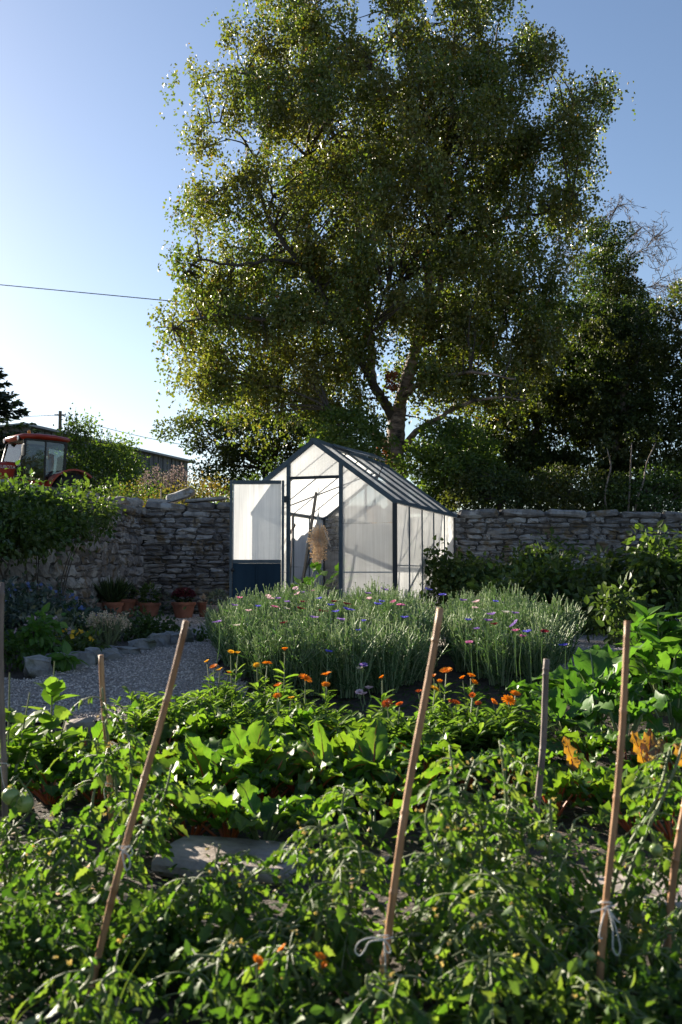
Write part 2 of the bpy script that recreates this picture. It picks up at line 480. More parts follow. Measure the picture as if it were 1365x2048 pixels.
M['cane_grey'] = pbr('weathered_bamboo', (.17, .12, .10), .7, cols=[(.10, .07, .06), (.25, .19, .16)], nscale=9, stretch=(4, 4, .6), bstr=.2, bscale=20)
M['string'] = pbr('garden_string', (.55, .53, .50), .9)
M['black'] = pbr('black_plastic', (.012, .012, .013), .5)
M['rubber'] = pbr('rubber', (.018, .018, .018), .85)
M['tractor'] = pbr('orange_paint', (.36, .04, .012), .32, cols=[(.30, .026, .012), (.40, .04, .018)])
M['white_mark'] = pbr('pale_lettering', (.72, .72, .72), .6)
M['seat'] = pbr('seat_vinyl', (.03, .03, .032), .6)
M['amber'] = pbr('amber_lens', (.8, .25, .02), .3)
M['lamp_lens'] = pbr('lamp_lens', (.7, .7, .7), .15)
M['barn'] = pbr('barn_boards', (.10, .105, .115), .85, cols=[(.055, .058, .065), (.17, .17, .175)], nscale=3, stretch=(2, 2, .15))
M['roof_sheet'] = pbr('roof_sheet', (.30, .31, .32), .7)
M['wood_grey'] = pbr('weathered_timber', (.19, .17, .15), .85, cols=[(.12, .105, .09), (.26, .23, .20)], nscale=5, stretch=(1, 8, 8))
M['feather'] = pbr('grey_feather', (.07, .07, .08), .8)
M['tomato_green'] = pbr('green_tomato', (.18, .26, .07), .3, cols=[(.14, .22, .05), (.26, .33, .11)], nscale=10)
M['wire'] = pbr('overhead_wire', (.03, .03, .035), .6)

def panemat(name, transp, trl, dirt):
    """Weathered horticultural sheet: lets some light straight through, scatters the rest, vertical dirt streaks."""
    m, nt, out = newmat(name)
    geo = nt.nodes.new('ShaderNodeNewGeometry')
    mp = nt.nodes.new('ShaderNodeMapping'); mp.inputs['Scale'].default_value = (46, 46, 1.1); nt.links.new(geo.outputs['Position'], mp.inputs[0])
    n = noise(nt, 1.0, 5, mp.outputs[0], .6)
    n2 = noise(nt, 2.2, 4, geo.outputs['Position'])
    d = nt.nodes.new('ShaderNodeBsdfDiffuse')
    nt.links.new(ramp(nt, [(.3, dirt), (.62, (.80, .81, .82))], n.outputs[0]).outputs[0], d.inputs[0])
    t = nt.nodes.new('ShaderNodeBsdfTranslucent')
    nt.links.new(ramp(nt, [(.28, tuple(.82 * x + .12 for x in dirt)), (.6, (.90, .91, .92))], n.outputs[0]).outputs[0], t.inputs[0])
    s = nt.nodes.new('ShaderNodeMixShader'); s.inputs[0].default_value = trl
    nt.links.new(d.outputs[0], s.inputs[1]); nt.links.new(t.outputs[0], s.inputs[2])
    tp = nt.nodes.new('ShaderNodeBsdfTransparent'); tp.inputs[0].default_value = (.97, .98, .98, 1)
    s2 = nt.nodes.new('ShaderNodeMixShader')
    nt.links.new(ramp(nt, [(.3, (transp * .72,) * 3), (.7, (min(1, transp * 1.28),) * 3)], n2.outputs[0]).outputs[0], s2.inputs[0])
    nt.links.new(s.outputs[0], s2.inputs[1]); nt.links.new(tp.outputs[0], s2.inputs[2])
    g = nt.nodes.new('ShaderNodeBsdfGlossy'); g.inputs['Roughness'].default_value = .12
    s3 = nt.nodes.new('ShaderNodeMixShader')
    lw = nt.nodes.new('ShaderNodeLayerWeight'); lw.inputs[0].default_value = .25
    k = nt.nodes.new('ShaderNodeMath'); k.operation = 'MULTIPLY'; k.inputs[1].default_value = .35; nt.links.new(lw.outputs['Fresnel'], k.inputs[0])
    nt.links.new(k.outputs[0], s3.inputs[0]); nt.links.new(s2.outputs[0], s3.inputs[1]); nt.links.new(g.outputs[0], s3.inputs[2])
    nt.links.new(s3.outputs[0], out.inputs[0])
    return m
M['pane'] = panemat('greenhouse_sheet', .27, .76, (.72, .72, .71))
M['pane_roof'] = panemat('roof_sheet_clouded', .14, .62, (.62, .63, .64))
M['pane_clear'] = panemat('clear_sheet', .70, .6, (.6, .6, .6))
M['pane_white'] = panemat('white_sheet', .06, .26, (.66, .67, .68))
def glassmat():
    m, nt, out = newmat('cab_glass')
    tp = nt.nodes.new('ShaderNodeBsdfTransparent'); tp.inputs[0].default_value = (.62, .75, .74, 1)
    g = nt.nodes.new('ShaderNodeBsdfGlossy'); g.inputs['Roughness'].default_value = .03
    lw = nt.nodes.new('ShaderNodeLayerWeight'); lw.inputs[0].default_value = .45
    s = nt.nodes.new('ShaderNodeMixShader'); nt.links.new(lw.outputs['Fresnel'], s.inputs[0])
    nt.links.new(tp.outputs[0], s.inputs[1]); nt.links.new(g.outputs[0], s.inputs[2]); nt.links.new(s.outputs[0], out.inputs[0])
    return m
M['glass'] = glassmat()

#==STRUCTURE==
# ------------------------------------------------------------------ ground
def xwall(y):                       # centre line of the side wall
    return -3.06 - 0.104 * (15.5 - y) - 0.012 * max(0.0, 10.5 - y) ** 2
def sheet(name, xs, ys, zf, mat, kind='structure', keep=None):
    X, Y = np.meshgrid(xs, ys)
    Z = zf(X, Y)
    V = np.stack([X, Y, Z], -1).reshape(-1, 3)
    nx, ny = len(xs), len(ys)
    F = []
    for j in range(ny - 1):
        for i in range(nx - 1):
            a = j * nx + i
            if keep is None or keep((xs[i] + xs[i + 1]) / 2, (ys[j] + ys[j + 1]) / 2):
                F.append((a, a + 1, a + nx + 1, a + nx))
    mb = MB(); mb.add(V, np.array(F))
    return tag(mb.build(name, mat, smooth=True), kind=kind)
def lump(X, Y, s, a):
    return a * (np.sin(X * s + 1.3 * np.sin(Y * s * .7)) * np.cos(Y * s * 1.17 + .5) + .5 * np.sin(X * s * 2.7 + Y * s * 1.9))
xs = np.concatenate([np.linspace(-400, -8, 12), np.linspace(-7, 7, 113), np.linspace(8, 400, 12)])
ys = np.concatenate([np.linspace(-60, 0, 8), np.linspace(.8, 16, 122), np.linspace(17, 900, 10)])
sheet('ground', xs, ys, lambda X, Y: gza(Y) + np.where((Y > .5) & (Y < 16) & (abs(X) < 8), lump(X, Y, 7.0, .008), 0) - .012, M['soil'])
# gravel yard: one sheet a few millimetres above the soil, beds left out of it
def in_gravel(x, y):
    front = 5.35 + .12 * math.sin(x * 3.1) + (0.55 if x > -.75 else 0) + (.9 if -.6 < x < 1.8 else 0)
    if y < front or y > 15.45: return False
    if 6.55 < y < 9.4 and x < -2.0 + .235 * (y - 6.6): return False
    if 9.4 <= y < 12.6 and x < -1.35 - .42 * (y - 9.4): return False
    if ((x - .1) / 1.0) ** 2 + ((y - 7.5) / 1.5) ** 2 < 1: return False
    return x > xwall(y) and x < 7.0
xs = np.linspace(-5, 7, 161); ys = np.linspace(5.15, 15.5, 145)
sheet('gravel_path', xs, ys, lambda X, Y: gza(Y) + .004 + lump(X, Y, 4.0, .006), M['gravel'], keep=in_gravel)
# the field behind the walls, raised
nl = 60
yy = np.linspace(-25, 15.75, nl); off = np.array([.22, .5, 1.2, 3, 8, 25, 80, 400.])
V, F = [], []
for y in yy:
    for o in off:
        V.append((xwall(y) - o, y, .80 + .56 * min(1, max(0, (y - 8.3) / .9)) + .02 * math.sin(y * 3 + o)))
for j in range(nl - 1):
    for i in range(len(off) - 1):
        a = j * 8 + i; F.append((a, a + 1, a + 9, a + 8)[::-1])
mb = MB(); mb.add(np.array(V), np.array(F))
xs = np.concatenate([np.linspace(-400, -25, 8), np.linspace(-22, 22, 45), np.linspace(25, 400, 8)])
ys = np.concatenate([np.array([15.75]), np.linspace(16.2, 60, 40), np.array([80, 120, 200, 400, 900.])])
X, Y = np.meshgrid(xs, ys)
Z = 1.42 + .06 * np.clip(Y - 16, 0, 44) + lump(X, Y, .9, .03); Z[0] = 1.38
n = len(xs)
mb.add(np.stack([X, Y, Z], -1).reshape(-1, 3), np.array([(j * n + i, j * n + i + 1, (j + 1) * n + i + 1, (j + 1) * n + i) for j in range(len(ys) - 1) for i in range(n - 1)]))
tag(mb.build('field', M['field'], smooth=True), kind='structure')
# loose pebbles on the path
rng = np.random.default_rng(3)
N = 48000
px = rng.uniform(-2.7, .2, int(N * 2)); px[::9] = rng.uniform(.9, 3.2, len(px[::9])); py = 5.3 + 9.8 * rng.uniform(0, 1, int(N * 2)) ** 1.25
ok = np.array([in_gravel(a, b) for a, b in zip(px, py)])
px, py = px[ok][:N], py[ok][:N]
octv = np.array([(1, 0, 0), (0, 1, 0), (-1, 0, 0), (0, -1, 0), (0, 0, .7), (0, 0, -.6)], float)
octf = np.array([(0, 1, 4), (1, 2, 4), (2, 3, 4), (3, 0, 4), (1, 0, 5), (2, 1, 5), (3, 2, 5), (0, 3, 5)])
s = rng.uniform(.004, .0105, len(px))
V = octv[None] * s[:, None, None] * rng.uniform(.6, 1.3, (len(px), 6, 1))
a = rng.uniform(0, 6.28, len(px)); c, q = np.cos(a), np.sin(a)
V = np.stack([V[..., 0] * c[:, None] - V[..., 1] * q[:, None], V[..., 0] * q[:, None] + V[..., 1] * c[:, None], V[..., 2]], -1)
V += np.stack([px, py, gza(py) + .008 + lump(px, py, 4.0, .006)], -1)[:, None, :]
mb = MB(); mb.add(V.reshape(-1, 3), (octf[None] + (np.arange(len(px)) * 6)[:, None, None]).reshape(-1, 3))
tag(mb.build('pebbles', M['pebble']), kind='stuff')

# ------------------------------------------------------------------ stone walls
def stone_wall(name, label, path, top, depth, ch, seed, length_scale=1.0):
    """path: 2-d polyline of the visible face; stones laid in rough courses, wall body behind."""
    rng = np.random.default_rng(seed)
    root = thing(name, label, 'wall', (0, 0, 0))
    p = np.array(path, float); seg = np.linalg.norm(np.diff(p, axis=0), axis=1); cum = np.concatenate([[0], np.cumsum(seg)]); L = cum[-1]
    def at(s):
        s = min(max(s, 0), L - 1e-6); i = int(np.searchsorted(cum, s, 'right')) - 1
        t = (s - cum[i]) / seg[i]; d = (p[i + 1] - p[i]) / seg[i]
        return p[i] + (p[i + 1] - p[i]) * t, d
    sm, core = MB(), MB()
    z = -.05
    while z < 2.0:
        h = rng.uniform(*ch); s = -rng.uniform(0, .3)
        while s < L:
            l = (rng.uniform(.16, .5) if rng.random() < .8 else rng.uniform(.4, .75)) * length_scale
            c, d = at(s + l / 2); tz = top(s + l / 2)
            if z + h * .55 < tz - .10:
                hh = min(h * rng.uniform(.82, 1.12), tz - .10 - z)
                nrm = np.array((d[1], -d[0])); Mx = np.array(((d[0], -nrm[0], 0), (d[1], -nrm[1], 0), (0, 0, 1)))
                dep = .20
                cc = c - nrm * (dep / 2 - rng.uniform(-.012, .022))
                if rng.random() < .22 and hh > .11:
                    for q in range(2):
                        stone(sm, (cc[0], cc[1], z + hh * (.26 + .5 * q)), (l - .008, dep, hh * .5), Mx, .09, rng=rng)
                else:
                    stone(sm, (cc[0], cc[1], z + hh / 2), (l - .008, dep, hh - .004), Mx, .09, rng=rng)
            s += l
        z += h
    sm.build('stonework', M['stone'], root)
    cp = MB(); s = 0.0
    while s < L:
        l = rng.uniform(.28, .75); c, d = at(s + l / 2); tz = top(s + l / 2)
        nrm = np.array((d[1], -d[0])); Mx = np.array(((d[0], -nrm[0], 0), (d[1], -nrm[1], 0), (0, 0, 1)))
        cc = c - nrm * (depth / 2 - .02); h = rng.uniform(.10, .15)
        stone(cp, (cc[0], cc[1], tz - h / 2 + rng.uniform(-.02, .015)), (l - .01, depth + .05, h), Mx, .07, rng=rng)
        s += l
    cp.build('coping', M['stone'], root)
    n = max(2, int(L / .5))
    for k in range(n):
        a, _ = at(L * k / n); b, d = at(L * (k + 1) / n - 1e-4); nrm = np.array((d[1], -d[0]))
        tz = min(top(L * k / n), top(L * (k + 1) / n)) - .09
        q = [a - nrm * .035, b - nrm * .035, b - nrm * depth, a - nrm * depth]
        core.add([(*v, -.5) for v in q] + [(*v, tz) for v in q], BOXF)
    core.build('mortar_core', M['mortar'], root)
    return root
stone_wall('stone_wall', 'long grey rubble stone wall with flat coping running behind the greenhouse', [(-3.06, 15.5), (9.0, 15.5)],
           lambda s: 1.72 if s < 3.2 else (1.68 if s < 4.2 else 1.60 + .025 * math.sin(s * 1.3)), .45, (.045, .11), 21, .68)
pth = [(xwall(y), y) for y in np.linspace(1.0, 15.48, 30)]
stone_wall('stone_wall', 'weathered side wall of large rough stones under the bramble, meeting the back wall', pth,
           lambda s: (1.42 if s > 7.9 else .95) + .022 * s - (.10 if s > 13.8 else 0), .45, (.07, .17), 22, .9)
# loose stones lying on the wall tops
def loose(name, label, cat, c, size, M_=None, mat='stone', rough=.06, group=None, seed=0):
    mb = MB(); stone(mb, (0, 0, 0), size, M_, rough, rng=np.random.default_rng(seed))
    o = mb.build(name, M[mat], loc=tuple(float(v) for v in c)); return tag(o, label, cat, group)
def roty(a):
    c, s = math.cos(a), math.sin(a); return np.array(((c, 0, s), (0, 1, 0), (-s, 0, c)))
loose('stone_slab', 'pale stone slab tilted up on top of the back wall', 'stone', P(362, 991, 15.8), (.46, .3, .13), roty(R(-16)), seed=2, rough=.09)
loose('stone_slab', 'long thin flat slab lying along the back wall top beside the greenhouse door', 'stone', P(412, 1000, 15.75), (.66, .36, .055), seed=4, rough=.03)
loose('wall_stone', 'short flat stone on the back wall near the bramble end', 'stone', P(318, 1003, 15.7), (.34, .3, .07), seed=5)
loose('wall_stone', 'rounded pale stone at the corner where both walls meet', 'stone', P(266, 1007, 15.55), (.30, .3, .16), seed=6, rough=.1)
loose('wall_stone', 'jagged stone on the corner top beside the bramble leaves', 'stone', P(246, 1001, 15.3), (.22, .25, .10), seed=7, rough=.1)
mb = MB(); tube(mb, [(0, 0, 0), (.004, 0, .2)], .012, 6)
tag(mb.build('wooden_peg', M['wood_grey'], loc=tuple(P(322, 1002, 16.1))), 'thin grey wooden peg sticking up behind the back wall', 'peg')

# ------------------------------------------------------------------ greenhouse
GW, GL, GE, GR = 2.0, 3.1, 1.445, 2.19
AL = R(19)
gh = thing('greenhouse', 'small gabled greenhouse of cloudy sheets in a dark blue metal frame', 'greenhouse', (.62, 11.5, 0), -AL)
# local axes: x from right corner (0) to the left corner (-GW), y back along the side, z up
def gz_roof(x):
    return GR - (GR - GE) * abs(x + GW / 2) / (GW / 2)
D0, D1 = -.655, -1.317               # door opening
for x in (0, -GW):
    for y in (0, GL):
        fr = MB(); bar(fr, (x, y, -.02), (x, y, GE), .045, .045); fr.build('corner_post', M['metal_dark'], gh)
fr = MB()
for y in (-.004, GL):
    for x in (.02, -GW - .02):
        fr = MB(); bar(fr, (x, y, GE - .005), (-GW / 2 + (.001 if x > 0 else -.001), y, GR), .055, .05, up=(0, 1, 0)); fr.build('gable_rafter', M['metal'], gh)
for x in (D0, D1):
    fr = MB(); bar(fr, (x, -.006, -.02), (x, -.006, gz_roof(x) - .02), .042, .04); fr.build('door_post', M['metal'], gh)
fr = MB(); bar(fr, (D0 - .021, -.006, 1.755), (D1 + .021, -.006, 1.755), .04, .034); fr.build('lintel', M['metal_dark'], gh)
fr = MB(); bar(fr, (-GW / 2, -.02, GR + .012), (-GW / 2, GL + .03, GR + .012), .06, .045); fr.build('ridge_bar', M['metal'], gh)
for x in (.015, -GW - .015):
    fr = MB(); bar(fr, (x, -.03, GE + .005), (x, GL + .04, GE + .005), .045, .04); fr.build('eave_rail', M['metal'], gh)
fr = MB()
bar(fr, (0, 0, .03), (0, GL, .03), .05, .08); bar(fr, (-GW, 0, .03), (-GW, GL, .03), .05, .08); bar(fr, (D0, 0, .03), (0, 0, .03), .05, .08)
bar(fr, (-GW, 0, .03), (D1, 0, .03), .05, .08); bar(fr, (-GW, GL, .03), (0, GL, .03), .05, .08)
fr.build('base_rail', M['metal'], gh)
NB = 5
for k in range(1, NB):
    y = GL * k / NB
    for x in (0, -GW):
        fr = MB(); bar(fr, (x, y, .07), (x, y, GE - .02), .022, .026); fr.build('side_bar', M['metal'], gh)
for k in range(1, NB):
    y = GL * k / NB
    for sx in (1, -1):
        fr = MB(); bar(fr, (-GW / 2 + sx * .01, y, GR), (-GW / 2 + sx * (GW / 2 + .03), y, GE - .005), .020, .030, up=(0, 0, 1)); fr.build('glazing_bar', M['metal'], gh)
# sloping strap across the left roof seen from inside, and the knee braces
fr = MB(); bar(fr, (-GW + .04, GL * .35, GE - .01), (-GW / 2 - .1, GL * .9, GR - .11), .035, .012); bar(fr, (-.04, GL * .2, GE - .02), (-GW / 2 + .1, GL * .75, GR - .13), .035, .012)
bar(fr, (-.03, .1, .18), (-.03, GL * .62, 1.05), .012, .035); bar(fr, (-GW + .03, .2, .2), (-GW + .03, GL * .6, 1.30), .012, .035); bar(fr, (-GW + .03, GL * .55, .15), (-GW + .03, GL * .95, 1.3), .012, .035)
fr.build('brace', M['metal_dark'], gh)
for y in (GL * .985,):
    for x in (-GW * .36, -GW * .66):
        fr = MB(); bar(fr, (x, y, .06), (x, y, gz_roof(x) - .03), .022, .03); fr.build('back_bar', M['metal'], gh)
def quad(vs, name, mat, parent=gh):
    mb = MB(); mb.add(vs, np.array([[i for i in range(len(vs))]])); return mb.build(name, M[mat], parent)
def pane_xz(x0, x1, z0, z1f, y, mat, name='pane'):
    quad([(x0, y, z0), (x1, y, z0), (x1, y, z1f(x1)), (x0, y, z1f(x0))], name, mat)
top = lambda x: gz_roof(x) - .03
pane_xz(-.655, -.02, .635, lambda x: min(top(x), 1.2), 0, 'pane')
quad([(-.655, 0, 1.205), (-.35, 0, 1.205), (-.02, 0, 1.205), (-.02, 0, top(-.02)), (-.655, 0, top(-.655))], 'pane', 'pane')
pane_xz(-.655, -.02, .07, lambda x: .63, .001, 'pane')
pane_xz(-1.317, -1.98, .07, lambda x: .63, .001, 'pane'); pane_xz(-1.317, -1.98, .635, lambda x: top(x), 0, 'pane')
quad([(-.655, 0, 1.775), (-1.317, 0, 1.775), (-1.317, 0, top(-1.317)), (-1.0, 0, top(-1.0)), (-.655, 0, top(-.655))], 'pane', 'pane')
for y0 in range(NB):
    a, b = GL * y0 / NB + .012, GL * (y0 + 1) / NB - .012
    for x in (0, -GW):
        for z0, z1 in ((.07, .71), (.715, GE - .02)):
            quad([(x, a, z0), (x, b, z0), (x, b, z1), (x, a, z1)], 'pane', 'pane')
    for sx in (1, -1):
        xe = -GW / 2 + sx * (GW / 2 + .03); xr = -GW / 2 + sx * .02
        zl = GE - .022
        if sx == 1 and y0 == 1:      # the vent opening
            xm = -GW / 2 + .50; zm = GR - (GR - zl) * .5
            quad([(xe, a, zl), (xe, b, zl), (xm, b, zm), (xm, a, zm)], 'roof_pane', 'pane_roof')
        else:
            quad([(xe, a, zl), (xe, b, zl), (xr, b, GR - .015), (xr, a, GR - .015)], 'roof_pane', 'pane_roof')
for x0, x1 in ((-.02, -GW * .36), (-GW * .36, -GW * .66), (-GW * .66, -GW + .02)):
    pane_xz(x0, x1, .07, lambda x: .70, GL - .004, 'pane_clear'); 
    quad([(x0, GL - .004, .705), (x1, GL - .004, .705), (x1, GL - .004, top(x1))] + ([(-1.0, GL - .004, top(-1.0))] if x1 < -1 < x0 else []) + [(x0, GL - .004, top(x0))], 'pane', 'pane_clear')
# pale joint strips where the lower and upper sheets meet
fr = MB()
bar(fr, (-.02, -.008, .632), (-.634, -.008, .632), .012, .014); fr.build('joint_strip', M['metal_pale'], gh)
fr = MB(); bar(fr, (-.02, -.008, .195), (-.634, -.008, .195), .012, .02); fr.build('joint_strip', M['metal_pale'], gh)
fr = MB()
for k in range(NB):
    bar(fr, (.006, GL * k / NB + .02, .712), (.006, GL * (k + 1) / NB - .02, .712), .01, .012)
fr.build('joint_strip', M['metal_pale'], gh)
# opened roof vent with its stay
ve = MB()
y0, y1 = GL / 5 + .005, 2 * GL / 5 - .005
hx, hz = -GW / 2 + .03, GR + .03
dx, dz = .50 * math.cos(R(16)), -.50 * math.sin(R(16))
e = .016
for (p, q) in (((hx, y0, hz), (hx + dx, y0, hz + dz)), ((hx, y1, hz), (hx + dx, y1, hz + dz)), ((hx + dx, y0, hz + dz), (hx + dx, y1, hz + dz)), ((hx, y0, hz), (hx, y1, hz))):
    bar(ve, p, q, .03, .028)
vent = ve.build('roof_vent', M['metal'], gh)
quad([(hx, y0, hz), (hx + dx, y0, hz + dz), (hx + dx, y1, hz + dz), (hx, y1, hz)], 'vent_pane', 'pane_roof', vent)
st = MB(); ym = (y0 + y1) / 2; tube(st, [(hx + dx, ym, hz + dz), (hx + dx + .06, ym + .02, hz + dz - .12), (hx + dx - .02, ym + .02, GR - .40)], .008, 6); st.build('vent_stay', M['metal_dark'], vent)
# the door, swung right open, lying in front of the left gable panel
dr = bpy.data.objects.new('door', None); COL.objects.link(dr); dr.parent = gh
dr.location = (D1 - .03, -.055, 0); dr.rotation_euler = (0, 0, AL + R(1.5))
DW, DT = .655, 1.725
fd = MB()
for x in (-.02, -DW + .02): bar(fd, (x, 0, .05), (x, 0, DT), .042, .03)
for z in (DT - .02, .76, .07): bar(fd, (-.041, 0, z), (-DW + .041, 0, z), .03, .042 if z > .1 else .05)
fd.build('door_frame', M['metal'], dr)
kp = MB(); box(kp, (-DW + .041, -.008, .095), (-.041, .008, .738)); bar(kp, (-DW / 2, -.012, .095), (-DW / 2, -.012, .738), .03, .012); kp.build('kick_panel', M['kick'], dr)
quad([(-.041, 0, .782), (-DW + .041, 0, .782), (-DW + .041, 0, DT - .042), (-.041, 0, DT - .042)], 'door_pane', 'pane_white', dr)
kb = MB(); lathe(kb, [(.008, 0), (.008, .025), (.02, .03), (.022, .042), (.012, .05)], 12, M=np.array(((1, 0, 0), (0, 0, -1), (0, 1, 0))), off=(-DW + .045, -.012, .66)); kb.build('door_knob', M['black'], dr, smooth=True)
hg = MB()
for z in (1.5, .35): box(hg, (-.004, -.014, z - .04), (.03, .014, z + .04))
hg.build('hinge', M['metal_dark'], dr)

def ghw(x, y, z):                    # greenhouse-local to world
    v = rotz(-AL) @ np.array((x, y, z)); return v + np.array((.62, 11.5, 0))
# dried flower bunches
def dried(label, p, n, rad, drop, seed, group='dried flower bunches hanging in the greenhouse'):
    rng = np.random.default_rng(seed)
    t = thing('dried_flower_bunch', label, 'dried flowers', p, 0, group)
    s = MB(); tube(s, [(0, 0, .0), (.01, 0, -.2), (0, 0, -drop * .45)], .004, 5)
    for k in range(18):
        e = rng.normal(0, rad * .6, 2); tube(s, [(0, 0, -drop * .35), (e[0] * .5, e[1] * .5, -drop * .6), (e[0], e[1], -drop * .82)], .0025, 3)
    s.build('string', M['string'], t)
    f = MB(); pos, ax = [], []
    for (cz, r, nn) in ((-drop * .72, rad, n), (-drop * .93, rad * .72, n // 2), (-drop * .60, rad * .6, n // 4)):
        d = rnd_dirs(nn, rng); q = d * r * rng.uniform(.35, 1.12, (nn, 1)) * np.array((1, 1, 1.05)); q[:, 2] += cz; q[:, 0] += .02 if cz > -drop * .65 else 0
        pos.append(q); ax.append(d)
    pos = np.concatenate(pos); ax = np.concatenate(ax)
    leaves(f, pos, ax + rng.normal(0, .5, ax.shape), rnd_dirs(len(pos), rng), rng.uniform(.010, .024, len(pos)), T_DIA)
    leaves(f, pos - ax * .03, ax, rnd_dirs(len(pos), rng), .05, T_NARROW, wid=.4)
    f.build('seed_head', M['dried'], t)
dried('large tan dried flower bunch hanging in the open greenhouse doorway', P(637, 975, 11.74), 850, .125, .86, 3)
dried('faint tan dried bunch behind the cloudy panel beside the doorway', ghw(-.52, .9, 1.72), 330, .09, .46, 4)
dried('small pale dried bunch hung high behind the cloudy gable corner', ghw(-.22, .75, 1.55), 260, .08, .36, 5)
mb = MB(); bar(mb, P(606, 1165, 12.6), P(633, 985, 13.0), .03, .03)
tag(mb.build('wooden_pole', M['black']), 'dark straight pole leaning inside the greenhouse doorway', 'pole')
mb = MB(); tube(mb, [P(578, 1215, 12.35), P(584, 1105, 12.45), P(585, 1030, 12.5)], .008, 6)
tag(mb.build('bamboo_stick', M['cane_grey'], smooth=True), 'thin brown stick standing inside the greenhouse by the door post', 'stick')

#==TREES==
# ------------------------------------------------------------------ trees
def inside(poly, pts):
    x, y = pts[:, 0], pts[:, 1]; r = np.zeros(len(pts), bool); n = len(poly)
    for i in range(n):
        (x1, y1), (x2, y2) = poly[i], poly[(i + 1) % n]
        c = ((y1 > y) != (y2 > y)) & (x < (x2 - x1) * (y - y1) / ((y2 - y1) + 1e-9) + x1)
        r ^= c
    return r
def edge_dist(poly, pts):
    d = np.full(len(pts), 1e9); n = len(poly)
    for i in range(n):
        a = np.array(poly[i], float); b = np.array(poly[(i + 1) % n], float); ab = b - a
        t = np.clip(((pts - a) @ ab) / (ab @ ab + 1e-9), 0, 1)
        d = np.minimum(d, np.linalg.norm(pts - a - t[:, None] * ab, axis=1))
    return d
def crown_points(poly, Y, half, spacing, seed, holes=(), most=900, inset=0.0, grow=0.0):
    """Clump centres filling a crown of real depth whose outline seen from the garden is poly."""
    rng = np.random.default_rng(seed)
    a = np.array(poly, float); lo, hi = a.min(0), a.max(0)
    out = np.zeros((0, 3))
    for _ in range(60):
        q = rng.uniform(lo, hi, (400, 2)); q = q[inside(poly, q)]
        for (hx, hy, hr) in holes:
            q = q[np.hypot(q[:, 0] - hx, q[:, 1] - hy) > hr + grow]
        if inset and len(q): q = q[edge_dist(poly, q) > inset]
        if len(q) == 0: continue
        d = edge_dist(poly, q) * Y / 2000.0
        h = np.minimum(half, d * .9 + .15)
        dy = rng.uniform(-1, 1, len(q)) * h
        for (x, y), e in zip(q, dy):
            p = P(x, y, Y + e)
            if len(out) == 0 or np.min(np.sum((out - p) ** 2, axis=1)) > spacing ** 2:
                out = np.concatenate([out, p[None]])
                if len(out) >= most: return out
    return out
def clump_leaves(mb, C, rad, per, size, T, seed, hang=0.0, flat=.62, m=0, wid=1.0):
    rng = np.random.default_rng(seed)
    n = len(C)
    if hang > 0:
        ns = max(3, per // 14); K = 14
        w = rng.gamma(1.6, 1, n); pick = rng.choice(n, n * ns, p=w / w.sum())
        st = C[pick] + rng.normal(0, .52, (n * ns, 3)) * rng.uniform(.6, 1.4, n)[pick][:, None] * rad * np.array((1, 1, flat)) + np.array((0, 0, hang * .35))
        L = rng.uniform(.35, 1.0, len(st)) * hang
        t = rng.uniform(0, 1, (len(st), K))
        sway = rng.normal(0, .10, (len(st), 1, 2)) * t[..., None]
        pos = np.repeat(st[:, None, :], K, 1)
        pos[..., 2] -= t * L[:, None]; pos[..., :2] += sway + rng.normal(0, .035, (len(st), K, 2))
        pos = pos.reshape(-1, 3)
        ax = rng.normal(0, .6, pos.shape); ax[:, 2] -= .55
    else:
        c = np.repeat(C, per, 0); d = rnd_dirs(len(c), rng) * rng.uniform(0, 1, (len(c), 1)) ** .45
        rr = np.repeat(rng.uniform(.7, 1.25, n), per)[:, None] * rad
        pos = c + d * rr * np.array((1, 1, flat)); ax = d + rng.normal(0, .7, d.shape); ax[:, 2] -= .15
    nr = rng.normal(0, .75, pos.shape); nr[:, 2] += .45
    leaves(mb, pos, ax, nr, size * rng.uniform(.65, 1.3, len(pos)), T, m, wid)
def limb_path(pts, Y, n=5):
    return spline([P(p[0], p[1], Y + (p[2] if len(p) > 2 else 0)) for p in pts], n)
def twigs(mb, C, limbs, r0=.02, seed=0, sag=.12):
    rng = np.random.default_rng(seed); A = np.concatenate(limbs)
    for c in C:
        d = np.linalg.norm(A - c, axis=1) + np.where(A[:, 2] > c[2] + .2, 1.0, 0)
        a = A[np.argmin(d)]; L = np.linalg.norm(c - a)
        if L < .12: continue
        mid = (a + c) / 2 + np.array((0, 0, sag * L)) + rng.normal(0, .08 * L, 3)
        t = np.linspace(0, 1, 7)[:, None]
        q = (1 - t) ** 2 * a + 2 * t * (1 - t) * mid + t * t * c + rng.normal(0, .012 * L, (7, 3)) * np.minimum(1, 3 * t)
        tube(mb, q, np.linspace(r0 * min(1.4, .5 + L * .4), .004, 7), 4, caps=False)

